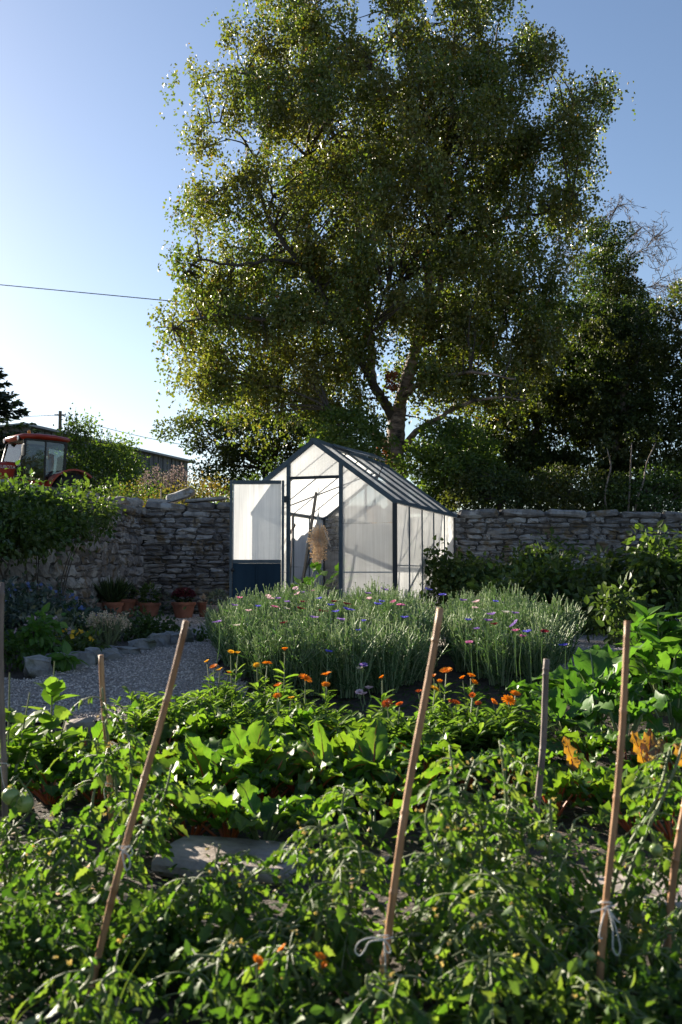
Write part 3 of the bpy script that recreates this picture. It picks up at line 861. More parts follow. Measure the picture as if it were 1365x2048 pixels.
# --- the big birch
BY = 18.5
birch = thing('birch_tree', 'huge spreading birch with drooping leafy branches rising behind the greenhouse', 'tree', (P(795, 1000, BY)[0], BY, fz(BY)))
def bt(pts, base):
    return np.asarray(pts) - np.asarray(base)
BB = np.array(birch.location)
LIMBS = {
 'trunk': ([(798, 1010, 0), (794, 950, 0), (791, 900, 0), (793, 850, 0), (797, 815, 0)], .19, .135),
 'C': ([(797, 822, 0), (810, 770, .1), (828, 712, .2), (842, 645, .2), (857, 598, .1), (857, 548, 0), (862, 505, 0), (880, 430, .1), (890, 340, .2), (903, 250, .2), (908, 150, .3), (910, 60, .3), (918, -40, .3)], .125, .02),
 'D': ([(832, 705, .2), (855, 645, .4), (880, 575, .5), (893, 515, .5), (905, 430, .7), (925, 350, .8), (960, 270, .8), (985, 180, .8), (990, 90, .8)], .085, .015),
 'B': ([(790, 845, 0), (774, 812, -.1), (756, 785, -.3), (742, 756, -.4), (712, 712, -.6), (681, 655, -.7), (650, 600, -.7), (605, 525, -.6), (568, 487, -.6), (537, 432, -.5), (518, 385, -.5), (490, 358, -.6), (455, 372, -.7), (425, 395, -.8)], .10, .012),
 'B2': ([(536, 430, -.5), (545, 385, -.3), (520, 330, -.2), (480, 270, -.2), (440, 245, -.3), (405, 255, -.3)], .03, .008),
 'J': ([(745, 765, -.2), (741, 690, .2), (737, 600, .4), (728, 520, .5), (712, 430, .5), (690, 330, .6), (655, 240, .6), (625, 150, .7), (622, 60, .7), (640, -30, .7)], .085, .014),
 'E': ([(797, 808, 0), (815, 788, -.2), (845, 765, -.5), (900, 750, -.9), (970, 745, -1.2), (1030, 760, -1.3)], .07, .012),
 'F': ([(805, 900, 0), (832, 865, -.3), (880, 835, -.5), (920, 812, -.7), (985, 795, -.9), (1050, 800, -1)], .075, .014),
 'G': ([(788, 915, 0), (762, 888, -.4), (738, 866, -.6), (704, 842, -.9), (660, 820, -1.2)], .075, .02),
 'G2': ([(786, 905, 0), (765, 880, .3), (742, 858, .5), (690, 820, .7), (610, 790, .8), (540, 780, .8)], .06, .012),
 'H': ([(846, 690, .2), (875, 674, .3), (920, 668, .2), (975, 668, .2), (1040, 690, .1), (1090, 730, 0)], .06, .01),
 'H2': ([(858, 660, .3), (893, 632, .5), (940, 610, .6), (1010, 590, .6), (1080, 570, .6), (1130, 590, .5)], .06, .01),
 'I': ([(853, 532, 0), (830, 548, -.2), (800, 563, -.4), (778, 575, -.5), (766, 594, -.6), (750, 640, -.8), (735, 690, -1)], .055, .012),
 'K': ([(890, 440, .2), (945, 390, .4), (1010, 345, .5), (1055, 290, .5), (1098, 258, .5), (1140, 220, .5), (1180, 190, .5)], .06, .010),
 'K2': ([(905, 470, .5), (965, 450, .2), (1030, 432, 0), (1085, 427, 0), (1118, 420, 0), (1150, 400, 0)], .05, .012),
 'N': ([(690, 650, -.6), (620, 640, -1), (540, 640, -1.3), (450, 630, -1.4), (390, 640, -1.5), (345, 655, -1.5)], .05, .01),
 'N2': ([(610, 530, -.6), (540, 520, -.9), (470, 530, -1.1), (400, 520, -1.2), (370, 545, -1.2)], .04, .01),
 'Q': ([(895, 330, .2), (860, 250, .0), (830, 160, -.1), (800, 90, -.2), (790, 20, -.2)], .045, .01),
 'Q2': ([(860, 250, 0), (800, 200, -.2), (755, 140, -.3), (745, 128, -.3)], .02, .008),
 'S': ([(700, 380, .5), (640, 330, .1), (580, 280, -.1), (530, 200, -.2), (490, 150, -.2)], .04, .01),
}
tr = MB(); limbs = []
for k, (pts, r0, r1) in LIMBS.items():
    path = limb_path(pts, BY)
    path[1:] += RNG.normal(0, .012, path[1:].shape)
    limbs.append(path)
    if k == 'trunk':
        path = path.copy(); mbt = MB(); tube(mbt, bt(path, BB), np.linspace(r0, r1, len(path)) * 1.1, 14, jitter=.06)
        path2 = limb_path(LIMBS['C'][0], BY); tube(mbt, bt(path2, BB), np.linspace(LIMBS['C'][1], .018, len(path2)), 10, jitter=.08)
        mbt.build('trunk', M['bark_birch'], birch, smooth=True)
    elif k != 'C':
        lb = MB(); tube(lb, bt(path, BB), np.linspace(r0, r1, len(path)), 8, jitter=.10)
        lb.build('branch', M['bark_birch' if k in 'DEFGJ' or k == 'G2' else 'bark_dark'], birch, smooth=True)
BIRCH_POLY = [(528, -40), (526, 45), (500, 72), (476, 40), (455, 60), (452, 95), (462, 125), (430, 140), (388, 136), (378, 185), (392, 232), (430, 222), (445, 250), (408, 252), (393, 285), (402, 322), (440, 290), (455, 335), (440, 360), (390, 372), (370, 425), (388, 478), (430, 470), (468, 482), (415, 498), (368, 508), (350, 545), (352, 600), (328, 642), (310, 690), (322, 716), (352, 700), (348, 752), (362, 784), (400, 760), (428, 800), (460, 800), (482, 862), (520, 838), (548, 872), (590, 850), (640, 850), (690, 870), (745, 850), (775, 800), (812, 830), (860, 870), (905, 890), (960, 870), (1010, 850), (1060, 800), (1100, 730), (1135, 660), (1150, 590), (1150, 535), (1118, 486), (1115, 450), (1150, 450), (1192, 420), (1216, 372), (1214, 338), (1186, 320), (1200, 262), (1222, 225), (1230, 176), (1196, 146), (1160, 152), (1136, 120), (1130, 72), (1092, 78), (1076, 30), (1058, -45)]
HOLES = [(742, 40, 46), (745, 90, 28), (775, 150, 20), (1064, 262, 22), (1098, 325, 26), (1096, 428, 24), (800, 585, 20), (660, 95, 26), (545, 492, 16), (868, 272, 14), (835, 300, 14), (1050, 645, 18), (1085, 590, 14), (605, 90, 12), (880, 210, 10), (1000, 415, 12)]
def subclumps(C, k, r, seed):
    rg = np.random.default_rng(seed); q = np.repeat(C, k, 0); d = rnd_dirs(len(q), rg) * rg.uniform(.35, 1, (len(q), 1)) * r
    return q + d * np.array((1, 1, .75))
C = subclumps(crown_points(BIRCH_POLY, BY, 2.3, .88, 31, HOLES, 240, 28, 10), 5, .46, 36)
C = np.concatenate([C, crown_points(BIRCH_POLY, BY, 2.0, .8, 37, HOLES, 150, 14, 6), crown_points([(345, 610), (395, 495), (560, 490), (640, 640), (640, 820), (480, 845), (355, 740)], BY - .4, 1.6, .6, 39, HOLES, 75), crown_points([(900, 500), (1130, 480), (1140, 650), (1060, 790), (920, 820)], BY, 1.5, .6, 41, HOLES, 50)] + [P(a, b_, BY + e)[None] for a, b_, e in ((326, 655, -1.2), (345, 628, -1.2), (335, 690, -1.1), (360, 740, -1), (372, 560, -1), (368, 525, -.9), (395, 395, -.5), (385, 440, -.5), (402, 262, -.3), (405, 300, -.3), (395, 165, -.2), (395, 215, -.2), (468, 75, 0), (1212, 190, .5), (1190, 255, .5), (1200, 345, .4), (1150, 430, .2), (860, 780, .8), (835, 825, 1.0), (905, 800, 1.0), (880, 850, .9), (640, 830, .6), (560, 845, .5), (500, 840, .3), (430, 780, -.4))])
f = MB(); clump_leaves(f, C - BB, .34, 270, .065, T_DIA, 32, hang=.80, wid=1.05)
nf = len(f.f); twigs(f, C - BB, [l - BB for l in limbs], .022, 33); f.f[nf:] = [(q, 1) for q, _ in f.f[nf:]]
f.build('crown', [M['birch'], M['twig']], birch)
# two rusty sprays and the reddish creeper at the trunk
f = MB(); clump_leaves(f, np.array([P(783, 752, 17.6), P(786, 770, 17.6), P(765, 900, 18.1), P(757, 915, 18.1), P(775, 925, 18.2)]) - BB, .13, 110, .06, T_DIA, 34)
f.build('rust_foliage', M['rust'], birch)

def poly_tree(name, label, cat, poly, Y, half, spacing, rad, per, size, mat, seed, hang=0.0, trunk=None, group=None, bark='bark_dark', base_px=None, T=T_DIA, tr=.10, ground=None, holes=()):
    cx = sum(p[0] for p in poly) / len(poly) if base_px is None else base_px
    g = fz(Y) if ground is None else ground
    base = np.array((GX(cx, Y), Y, g))
    t = thing(name, label, cat, base, 0, group)
    Cn = crown_points(poly, Y, half, spacing, seed, holes)
    f = MB(); clump_leaves(f, Cn - base, rad, per, size, T, seed + 1, hang)
    topc = Cn[np.argsort(-Cn[:, 2])[:max(3, len(Cn) // 12)]].mean(0)
    a = np.linspace(0, 1, 9)[:, None]
    path = base * (1 - a) + topc * a + np.random.default_rng(seed).normal(0, .06, (9, 3)) * np.array((1, 1, .2)); path[0] = base - np.array((0, 0, .1))
    m = MB(); tube(m, path - base, np.linspace(tr, .02, 9), 8, jitter=.08); m.build('trunk', M[bark], t, smooth=True)
    nf = len(f.f); twigs(f, Cn - base, [path - base], .02, seed + 2); f.f[nf:] = [(q, 1) for q, _ in f.f[nf:]]
    f.build('crown', [M[mat], M['twig']], t)
    return t
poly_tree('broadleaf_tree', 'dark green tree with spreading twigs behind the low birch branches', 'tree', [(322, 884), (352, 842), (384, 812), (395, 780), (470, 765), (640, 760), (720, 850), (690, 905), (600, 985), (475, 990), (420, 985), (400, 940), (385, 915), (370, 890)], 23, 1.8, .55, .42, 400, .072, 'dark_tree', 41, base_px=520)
poly_tree('bushy_tree', 'bright yellow-green bush at the foot of the birch just above the greenhouse roof', 'bush', [(618, 872), (640, 828), (690, 815), (745, 838), (772, 880), (770, 930), (640, 930)], 17.3, .7, .30, .26, 260, .058, 'shrub_bright', 43, base_px=700, tr=.05)
poly_tree('bushy_tree', 'fresh green bush right of the birch trunk above the far greenhouse roof', 'bush', [(806, 930), (825, 880), (860, 845), (905, 850), (945, 850), (990, 900), (985, 985), (900, 1020), (850, 985)], 17.6, .8, .30, .27, 280, .062, 'shrub_bright', 45, base_px=890, tr=.05)
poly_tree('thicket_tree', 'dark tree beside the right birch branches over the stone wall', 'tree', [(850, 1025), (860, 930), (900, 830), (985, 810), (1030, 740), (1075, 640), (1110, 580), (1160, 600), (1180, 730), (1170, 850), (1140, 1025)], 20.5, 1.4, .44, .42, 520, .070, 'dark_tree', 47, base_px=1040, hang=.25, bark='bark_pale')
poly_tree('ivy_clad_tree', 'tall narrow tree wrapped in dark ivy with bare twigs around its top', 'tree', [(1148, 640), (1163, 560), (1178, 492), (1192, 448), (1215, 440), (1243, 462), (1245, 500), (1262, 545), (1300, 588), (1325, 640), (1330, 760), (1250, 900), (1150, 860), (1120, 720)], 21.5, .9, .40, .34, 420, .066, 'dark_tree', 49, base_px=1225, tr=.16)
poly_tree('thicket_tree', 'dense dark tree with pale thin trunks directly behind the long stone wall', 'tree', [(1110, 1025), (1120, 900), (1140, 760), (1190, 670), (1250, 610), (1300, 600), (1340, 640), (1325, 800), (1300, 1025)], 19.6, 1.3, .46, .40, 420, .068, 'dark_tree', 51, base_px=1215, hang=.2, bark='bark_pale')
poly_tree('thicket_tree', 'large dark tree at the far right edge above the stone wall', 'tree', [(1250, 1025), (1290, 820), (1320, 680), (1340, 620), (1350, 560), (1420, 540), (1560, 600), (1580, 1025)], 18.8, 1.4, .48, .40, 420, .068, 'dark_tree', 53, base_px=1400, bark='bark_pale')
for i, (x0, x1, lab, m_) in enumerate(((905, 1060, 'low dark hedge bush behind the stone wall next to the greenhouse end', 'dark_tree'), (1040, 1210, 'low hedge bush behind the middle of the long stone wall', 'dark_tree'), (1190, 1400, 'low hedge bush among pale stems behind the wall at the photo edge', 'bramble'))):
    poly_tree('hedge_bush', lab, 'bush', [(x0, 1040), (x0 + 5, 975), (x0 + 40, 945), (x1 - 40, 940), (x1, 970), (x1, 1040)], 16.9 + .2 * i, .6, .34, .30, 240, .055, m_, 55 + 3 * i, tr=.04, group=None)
# pale thin stems standing behind the wall
for i, (pts, lab) in enumerate(((((1214, 1022), (1210, 985), (1216, 955), (1222, 925), (1214, 890)), 'thin pale crooked stem behind the wall, first from the greenhouse'), (((1256, 1024), (1259, 985), (1261, 940), (1264, 880)), 'thin pale straight stem between two crooked ones behind the wall'), (((1268, 1024), (1278, 985), (1288, 955), (1294, 920), (1312, 880)), 'pale leaning stem behind the wall, right of the straight one'))):
    p = limb_path([(a, b, 0) for a, b in pts], 17.0); b0 = p[0].copy()
    m = MB(); tube(m, p - b0, np.linspace(.022, .009, len(p)), 7, jitter=.1)
    t = thing('sapling', lab, 'sapling', b0 - np.array((0, 0, .05)), 0, None); m.build('trunk', M['bark_pale'], t, smooth=True)
    f = MB(); clump_leaves(f, (p[-1:] - b0) + np.array([(0, 0, .1)]), .18, 60, .05, T_DIA, 90 + i); f.build('crown', M['dark_tree'], t)
# bare twigs of a leafless tree round the ivy top
bare = thing('bare_tree', 'leafless pale twiggy tree spreading against the sky behind the ivy-clad tree', 'tree', (GX(1240, 22.5), 22.5, fz(22.5)))
b0 = np.array(bare.location); rng = np.random.default_rng(77)
m = MB(); tube(m, np.array([P(1240, 1000, 22.5), P(1238, 800, 22.5), P(1232, 620, 22.5), P(1215, 500, 22.5)]) - b0, [.12, .10, .07, .03], 7); m.build('trunk', M['bark_pale'], bare, smooth=True)
m = MB()
def grow(p, d, L, r, lev):
    n = 6; pts = [p]
    for i in range(n):
        d = unit(d + rng.normal(0, .22, 3) * np.array((1, .6, 1))); p = p + d * L / n; pts.append(p)
    r = max(r, .006); tube(m, np.array(pts) - b0, np.linspace(r, r * .6, n + 1), 3 if lev > 1 else 4, caps=False)
    if lev < 3:
        for _ in range(7 if lev == 0 else 5):
            i = rng.integers(2, n + 1); grow(pts[i], unit(d + rng.normal(0, .75, 3) * np.array((1, .7, 1))), L * rng.uniform(.4, .62), r * .5, lev + 1)
for (a, b, dx_, dz_, L) in ((1225, 560, .9, .35, 1.1), (1240, 610, .9, .5, 1.3), (1215, 520, .55, .85, 1.2), (1205, 520, -.6, .7, .9), (1190, 560, -.8, .35, .9), (1270, 640, .85, .55, 1.2), (1210, 480, .1, 1, .7), (1290, 700, .8, .6, 1.3), (1330, 720, .6, .8, 1.4), (1235, 540, .8, .6, 1.1)):
    grow(P(a, b, 22.5), unit(np.array((dx_, rng.normal(0, .3), dz_))), L, .017, 0)
m.build('branchwork', M['bark_pale'], bare)
# bird on its branch
bp = P(1092, 423, BY)
m = MB()
pts = spline([(.17, 0, .0), (.10, 0, .035), (.03, 0, .075), (-.03, 0, .10), (-.075, 0, .145), (-.095, 0, .185), (-.12, 0, .19), (-.145, 0, .183)], 3)
rad = np.interp(np.linspace(0, 1, len(pts)), [0, .12, .3, .5, .66, .78, .9, 1], [.012, .03, .062, .07, .048, .040, .022, .004])
tube(m, pts, rad, 10)
bird = thing('bird', 'small dark pigeon perched on a bare branch among the birch leaves', 'bird', bp)
m.build('body', M['feather'], bird, smooth=True)
m = MB()
for s in (-.02, .02): tube(m, [(-.02, s, .05), (-.02, s, -.005)], .006, 5)
m.build('leg', M['feather'], bird)

# ------------------------------------------------------------------ shrubs of ellipsoids
def shrub(name, label, cat, base, ells, n, size, mat, seed, T=T_OVATE, group=None, stem=None, spread=.16, wid=1.0, shell=.5, flat=1.0, stems=9, sr=.008):
    """ells: (dx, dy, dz, rx, ry, rz) lumps about the base point; sprays of leaves through their volume."""
    rng = np.random.default_rng(seed); base = np.asarray(base, float)
    t = thing(name, label, cat, base, 0, group)
    e = np.array(ells, float); w = e[:, 3] * e[:, 5]; w = w / w.sum()
    nc = max(6, n // 26); k = rng.choice(len(e), nc, p=w)
    C = e[k, :3] + rnd_dirs(nc, rng) * (rng.uniform(0, 1, (nc, 1)) ** shell) * e[k, 3:]
    C[:, 2] = np.maximum(C[:, 2], .03)
    i = rng.integers(0, nc, n)
    pos = C[i] + rng.normal(0, spread * .5, (n, 3)) * np.array((1, 1, flat)); pos[:, 2] = np.maximum(pos[:, 2], .01)
    ax = (pos - C[i]) + rng.normal(0, spread * .4, (n, 3)); ax[:, 2] -= spread * .15
    nr = rng.normal(0, .6, (n, 3)); nr[:, 2] += .7
    f = MB(); leaves(f, pos, ax, nr, size * rng.uniform(.6, 1.3, n), T, 0, wid); f.build('foliage', M[mat], t)
    if stems:
        m = MB()
        for c in C[rng.choice(nc, min(nc, stems), replace=False)]:
            q = np.array([(c[0] * .25 + rng.normal(0, .02), c[1] * .25, 0), c * .55 + np.array((0, 0, .06)), c]); tube(m, spline(q, 4), np.linspace(sr, sr * .35, 9), 5, caps=False)
        m.build('stem', M[stem or 'twig'], t)
    return t
# bramble hanging over the side wall
def rel(base, items):
    return [tuple(P(a, b, Y) - base) + (rx, ry, rz) for (a, b, Y, rx, ry, rz) in items]
b = np.array((xwall(10.6) + .35, 10.6, gz(0, 10.6)))
shrub('bramble_bush', 'dense sunlit bramble bush spilling over the side wall below the tractor', 'bush', b,
      rel(b, [(20, 1012, 10.2, .32, .5, .26), (95, 1012, 10.6, .38, .5, .22), (160, 1020, 11.2, .32, .5, .18), (205, 1022, 12.0, .20, .4, .10), (60, 1050, 10.2, .36, .4, .2), (120, 1055, 10.7, .28, .4, .14), (-60, 1010, 9.6, .5, .5, .3), (20, 1080, 9.9, .3, .3, .12), (150, 985, 11.5, .16, .3, .07), (60, 972, 11, .2, .3, .06), (10, 1060, 9.6, .36, .3, .2), (75, 1075, 10.0, .3, .3, .16), (150, 1060, 10.8, .26, .3, .14), (205, 1040, 11.8, .18, .3, .09), (-40, 1080, 9.2, .3, .3, .2)]),
      9500, .058, 'bramble', 101, spread=.15)
for i, (a, py, Y, w, h, col, nn, sz, lab) in enumerate((
        (345, 985, 18.5, .55, .30, 'yellow_shrub', 1500, .05, 'reddish-yellow low bush behind the tilted stone on the wall'),
        (420, 962, 18.0, .60, .50, 'yellow_shrub', 2600, .05, 'yellow-green bush behind the open greenhouse door'),
        (455, 990, 17.2, .42, .22, 'shrub_bright', 900, .045, 'low grassy green bush on the bank close to the door top'),
        (255, 970, 19.5, .75, .45, 'bramble', 2200, .055, 'dark green bush on the bank between the tractor and the yellow bushes'),
        (300, 955, 23.0, .8, .5, 'yellow_shrub', 1500, .06, 'pale seedy bush just below the far barn wall'),
        (540, 945, 19.0, .75, .75, 'nettle', 1800, .055, 'thin twiggy grey-green bush behind the open door and roof edge'),
        (365, 940, 24.5, .7, .55, 'shrub_bright', 1500, .065, 'light green bush in front of the barn end'))):
    c = P(a, py, Y); g = fz(Y)
    shrub('bank_bush', lab, 'bush', (c[0], Y, g), [(0, 0, max(.1, c[2] - g) * .55, w, .5, max(h, (c[2] - g) * .5)), (w * .5, .2, h * .6, w * .6, .4, h * .7), (-w * .5, -.1, h * .7, w * .6, .4, h * .8)], nn, sz, col, 120 + 5 * i, T=T_DIA, spread=.2)
# airy bush tree behind the tractor
b = np.array((GX(190, 31), 31, fz(31)))
t = shrub('goat_willow', 'airy light green willow bush with upright wispy twigs behind the tractor', 'bush', b,
      rel(b, [(175, 905, 31, 1.0, .7, .75), (135, 885, 31.2, .55, .5, .5), (225, 930, 30.6, 1.0, .7, .6), (180, 965, 30.6, 1.3, .8, .7), (275, 965, 30.2, .8, .6, .5), (130, 950, 31, .6, .5, .7), (240, 895, 31, .6, .5, .35), (165, 855, 31, .45, .4, .35)]),
      8500, .10, 'shrub_bright', 160, T=T_DIA, spread=.26, stems=40, sr=.02)
rng = np.random.default_rng(8); pos = []; m = MB()
for k in range(34):
    x = rng.uniform(100, 290); base_y = 880 + max(0, x - 190) * .5; top_y = base_y - rng.uniform(15, 70) * (1 - abs(x - 170) / 190)
    a, e = P(x, base_y + 20, 31), P(x + rng.normal(4, 10), top_y, 31 + rng.normal(0, .3))
    q = spline([a - b, (a + e) / 2 - b + rng.normal(0, .05, 3), e - b], 4); tube(m, q, np.linspace(.012, .004, len(q)), 4, caps=False)
    for u in np.linspace(.1, 1, 16): pos.append(q[int(u * (len(q) - 1))] + rng.normal(0, .05, 3))
m.build('twig', M['twig'], t); pos = np.array(pos)
f = MB(); leaves(f, pos, rng.normal(0, 1, pos.shape) + np.array((0, 0, .4)), rnd_dirs(len(pos), rng), rng.uniform(.05, .10, len(pos)), T_DIA); f.build('leafy_shoot', M['shrub_bright'], t)
# pale seeding stalks on the bank
for i, (a, lab) in enumerate(((318, 'pale feathery seeding willowherb clump left of the barn end'), (352, 'pinkish feathery seeding clump just under the barn roof end'))):
    Y = 22.0; g = fz(Y); tt = thing('willowherb', lab, 'wild plant', (GX(a, Y), Y, g)); m, f = MB(), MB(); pos = []
    for k in range(26):
        h = P(a, 940 + rng.uniform(-8, 18), Y)[2] - g; e = np.array((rng.normal(0, .22), rng.normal(0, .2), h)); tube(m, [(e[0] * .5, e[1] * .5, 0), e], [.008, .004], 4, caps=False)
        for u in rng.uniform(.72, 1.02, 26): pos.append(np.array((e[0] * (.5 + .5 * u), e[1] * (.5 + .5 * u), h * u)) + rng.normal(0, .025, 3))
    m.build('stem', M['twig'], tt); pos = np.array(pos); leaves(f, pos, rnd_dirs(len(pos), rng), rnd_dirs(len(pos), rng), rng.uniform(.03, .07, len(pos)), T_NARROW, wid=1.6); f.build('blossom', M['plume'], tt)
# conifer at the photo's edge
Y = 34.0; b = np.array((GX(-75, Y), Y, fz(Y))); t = thing('conifer_tree', 'dark drooping conifer at the edge behind the tractor', 'tree', b)
m = MB(); H = P(-75, 665, Y)[2] - b[2]; tube(m, [(0, 0, 0), (0, 0, H)], [.2, .02], 8); m.build('trunk', M['bark_dark'], t)
rng = np.random.default_rng(12); pos, ax = [], []; m = MB()
for k in range(230):
    u = rng.uniform(.12, 1); z0 = H * u; L = (1 - u) * 3.6 + .25; an = rng.uniform(0, 6.28); d = np.array((math.cos(an), math.sin(an), 0))
    s = np.linspace(0, 1, 9); q = np.array((0, 0, z0)) + d[None] * (L * s)[:, None]; q[:, 2] += L * (.30 * s - .22 * s * s) + (s ** 3) * L * .12
    tube(m, q, np.linspace(.03, .006, 9), 4, caps=False)
    for v in rng.uniform(.08, 1, 75):
        p = q[int(v * 8)] * (1 - (v * 8) % 1) + q[min(8, int(v * 8) + 1)] * ((v * 8) % 1)
        side = np.cross(d, (0, 0, 1)) * rng.choice((-1, 1)); pos.append(p); ax.append(d * .6 + side * .6 + np.array((0, 0, rng.normal(-.15, .3))))
m.build('branchwork', M['twig'], t); f = MB(); leaves(f, np.array(pos), np.array(ax), rnd_dirs(len(pos), rng), rng.uniform(.14, .36, len(pos)), T_NARROW, wid=2.4); f.build('crown', M['conifer'], t)

#==FARM==
# ------------------------------------------------------------------ barn, poles, wires
pA, pB = P(49, 848, 46), P(376, 921, 61)
d2 = unit(np.array((pB[0] - pA[0], pB[1] - pA[1]))); n2 = np.array((d2[1], -d2[0]))    # n2 looks at the garden
barn = thing('barn', 'long dark timber-boarded barn with a pale roof edge beyond the bank', 'barn', (pA[0], pA[1], 3.0))
o = np.array((pA[0], pA[1], 3.0)); zt = pA[2] - 3.0; L = np.linalg.norm(np.array((pB[0] - pA[0], pB[1] - pA[1]))); zB = pB[2] - 3.0
m = MB()
def bp_(s, w, z): return (d2[0] * s - n2[0] * w, d2[1] * s - n2[1] * w, z)
nb = 62
for k in range(nb):
    s0, s1 = L * k / nb, L * (k + 1) / nb; off = .0 if k % 2 else .05
    zz = zt + (zB - zt) * (k + .5) / nb - .12
    m.add([bp_(s0, -off, 0), bp_(s1, -off, 0), bp_(s1, .25, 0), bp_(s0, .25, 0), bp_(s0, -off, zz), bp_(s1, -off, zz), bp_(s1, .25, zz), bp_(s0, .25, zz)], BOXF)
nb = 30
for k in range(nb):
    w0, w1 = 9.0 * k / nb + .26, 9.0 * (k + 1) / nb + .26; off = 0 if k % 2 else .05
    zz = zt - .14 - .14 * w0 * .3
    m.add([bp_(-off, w0, 0), bp_(.25, w0, 0), bp_(.25, w1, 0), bp_(-off, w1, 0), bp_(-off, w0, zz), bp_(.25, w0, zz), bp_(.25, w1, zz), bp_(-off, w1, zz)], BOXF)
m.build('wall', M['barn'], barn)
m = MB(); m.add([bp_(-.4, -.35, zt - .11), bp_(L + .4, -.35, zB - .11), bp_(L + .4, 9.8, zB - .5), bp_(-.4, 9.8, zt - .5), bp_(-.4, -.35, zt), bp_(L + .4, -.35, zB), bp_(L + .4, 9.8, zB - .35), bp_(-.4, 9.8, zt - .35)], BOXF)
m.build('roof', M['roof_sheet'], barn); barn.location = tuple(o)
pp = P(121, 822, 62); pole = thing('utility_pole', 'thin dark utility pole standing beyond the barn roof', 'pole', (pp[0], pp[1], fz(62)))
m = MB(); tube(m, [(0, 0, 0), (0, 0, pp[2] - fz(62))], [.13, .10], 8); m.build('pole', M['bark_dark'], pole)
m = MB(); bar(m, (-.35, 0, pp[2] - fz(62) - .25), (.35, 0, pp[2] - fz(62) - .25), .08, .08); m.build('crossarm', M['bark_dark'], pole)
def wire(label, a, b, sag, r):
    a, b = np.asarray(a), np.asarray(b); t = np.linspace(0, 1, 24)[:, None]; q = a * (1 - t) + b * t; q[:, 2] -= (4 * sag * t * (1 - t))[:, 0]
    m = MB(); tube(m, q - a, r, 5); tag(m.build('overhead_wire', M['wire'], loc=tuple(a)), label, 'wire')
wire('single thin wire crossing the open sky and running behind the birch crown', P(-300, 541, 40), P(900, 655, 30), .0, .017)
wire('thin wire from the conifer to the utility pole above the barn', P(-250, 815, 64), pp + np.array((0, 0, -.25)), .3, .02)
wire('thin wire sloping down from the utility pole behind the willow bush', pp + np.array((0, 0, -.25)), P(420, 898, 64), .2, .02)

# ------------------------------------------------------------------ tractor
TY = 28.0
tc = P(70, 965, TY)
TRZ = R(180 + 42)                    # local +x is forward
tz = P(70, 872, TY)[2] - 2.46
TR = thing('tractor', 'orange-red tractor with a glazed cab, half hidden behind the bramble bush', 'tractor', (GX(64, TY), TY, tz), TRZ)
def part(mb, name, mat, parent=TR, smooth=False): return mb.build(name, M[mat], parent, smooth)
m = MB()                             # chassis, cab floor
box(m, (-.6, -.35, .55), (2.0, .35, .95)); box(m, (-.55, -.62, .85), (.75, .62, 1.15)); part(m, 'chassis', 'black')
m = MB()                             # bonnet: rounded section swept forward
xs_ = np.array([.62, .9, 1.3, 1.7, 2.05, 2.2]); hw = np.array([.42, .42, .40, .38, .34, .26]); zt_ = np.array([1.66, 1.66, 1.62, 1.55, 1.44, 1.25]); zb_ = np.array([1.0, 1.0, 1.0, .98, .95, .95])
a = np.linspace(0, math.pi, 11); ring = []
for x, w_, z1, z0 in zip(xs_, hw, zt_, zb_):
    cy = np.sign(np.cos(a)) * np.abs(np.cos(a)) ** .4 * w_; cz = z1 - (1 - np.sin(a) ** .35) * (z1 - z0)
    ring.append(np.stack([np.full(11, x), cy, cz], 1))
V = np.concatenate(ring); F = [(i * 11 + j, i * 11 + j + 1, (i + 1) * 11 + j + 1, (i + 1) * 11 + j) for i in range(5) for j in range(10)]
m.add(V, [np.array(F), np.arange(11)[None, :], (np.arange(11) + 55)[None, ::-1]])
bon = part(m, 'bonnet', 'tractor', smooth=False)
# lettering on the bonnet side, facing the garden (local +y is the tractor's left side)
cu = bpy.data.curves.new('lettering', 'FONT'); cu.body = 'KUBOTA'; cu.size = .125; cu.extrude = .004; cu.align_x = 'CENTER'
lo = bpy.data.objects.new('lettering', cu); COL.objects.link(lo); lo.parent = bon
lo.location = (.96, .426, 1.44); lo.rotation_euler = (R(90), 0, R(180)); cu.materials.append(M['white_mark'])
bpy.context.view_layer.update()
lm_ = bpy.data.meshes.new_from_object(lo.evaluated_get(bpy.context.evaluated_depsgraph_get())); ln_ = bpy.data.objects.new('lettering', lm_); COL.objects.link(ln_)
ln_.parent = bon; ln_.location = lo.location; ln_.rotation_euler = lo.rotation_euler; bpy.data.objects.remove(lo); ln_.name = 'lettering'
def post(pts, w=.06):
    m = MB()
    for p, q in zip(pts[:-1], pts[1:]): bar(m, p, q, w, w)
    return m
for s in (-1, 1):
    part(post([(.78, .62 * s, 1.12), (.50, .60 * s, 2.28)], .06), 'cab_pillar', 'black'); part(post([(-.02, .66 * s, 1.12), (-.06, .63 * s, 2.28)], .05), 'cab_pillar', 'black'); part(post([(-.62, .60 * s, 1.25), (-.68, .60 * s, 2.26)], .07), 'cab_pillar', 'black')
m = MB(); bar(m, (.5, -.6, 2.27), (.5, .6, 2.27), .06, .06); bar(m, (-.66, -.6, 2.26), (-.66, .6, 2.26), .06, .06)
for s in (-1, 1): bar(m, (.5, .61 * s, 2.27), (-.68, .61 * s, 2.26), .06, .06)
part(m, 'cab_frame', 'black')
m = MB()
for s in (-1, 1): bar(m, (.78, .62 * s, 1.14), (-.6, .62 * s, 1.2), .06, .06)
bar(m, (.78, -.62, 1.14), (.78, .62, 1.14), .062, .062); part(m, 'cab_sill', 'black')
def gq(vs, nm='cab_window'):
    m = MB(); m.add(vs, np.array([range(len(vs))])); return part(m, nm, 'glass')
gq([(.78, -.58, 1.17), (.78, .58, 1.17), (.51, .56, 2.24), (.51, -.56, 2.24)], 'windscreen')
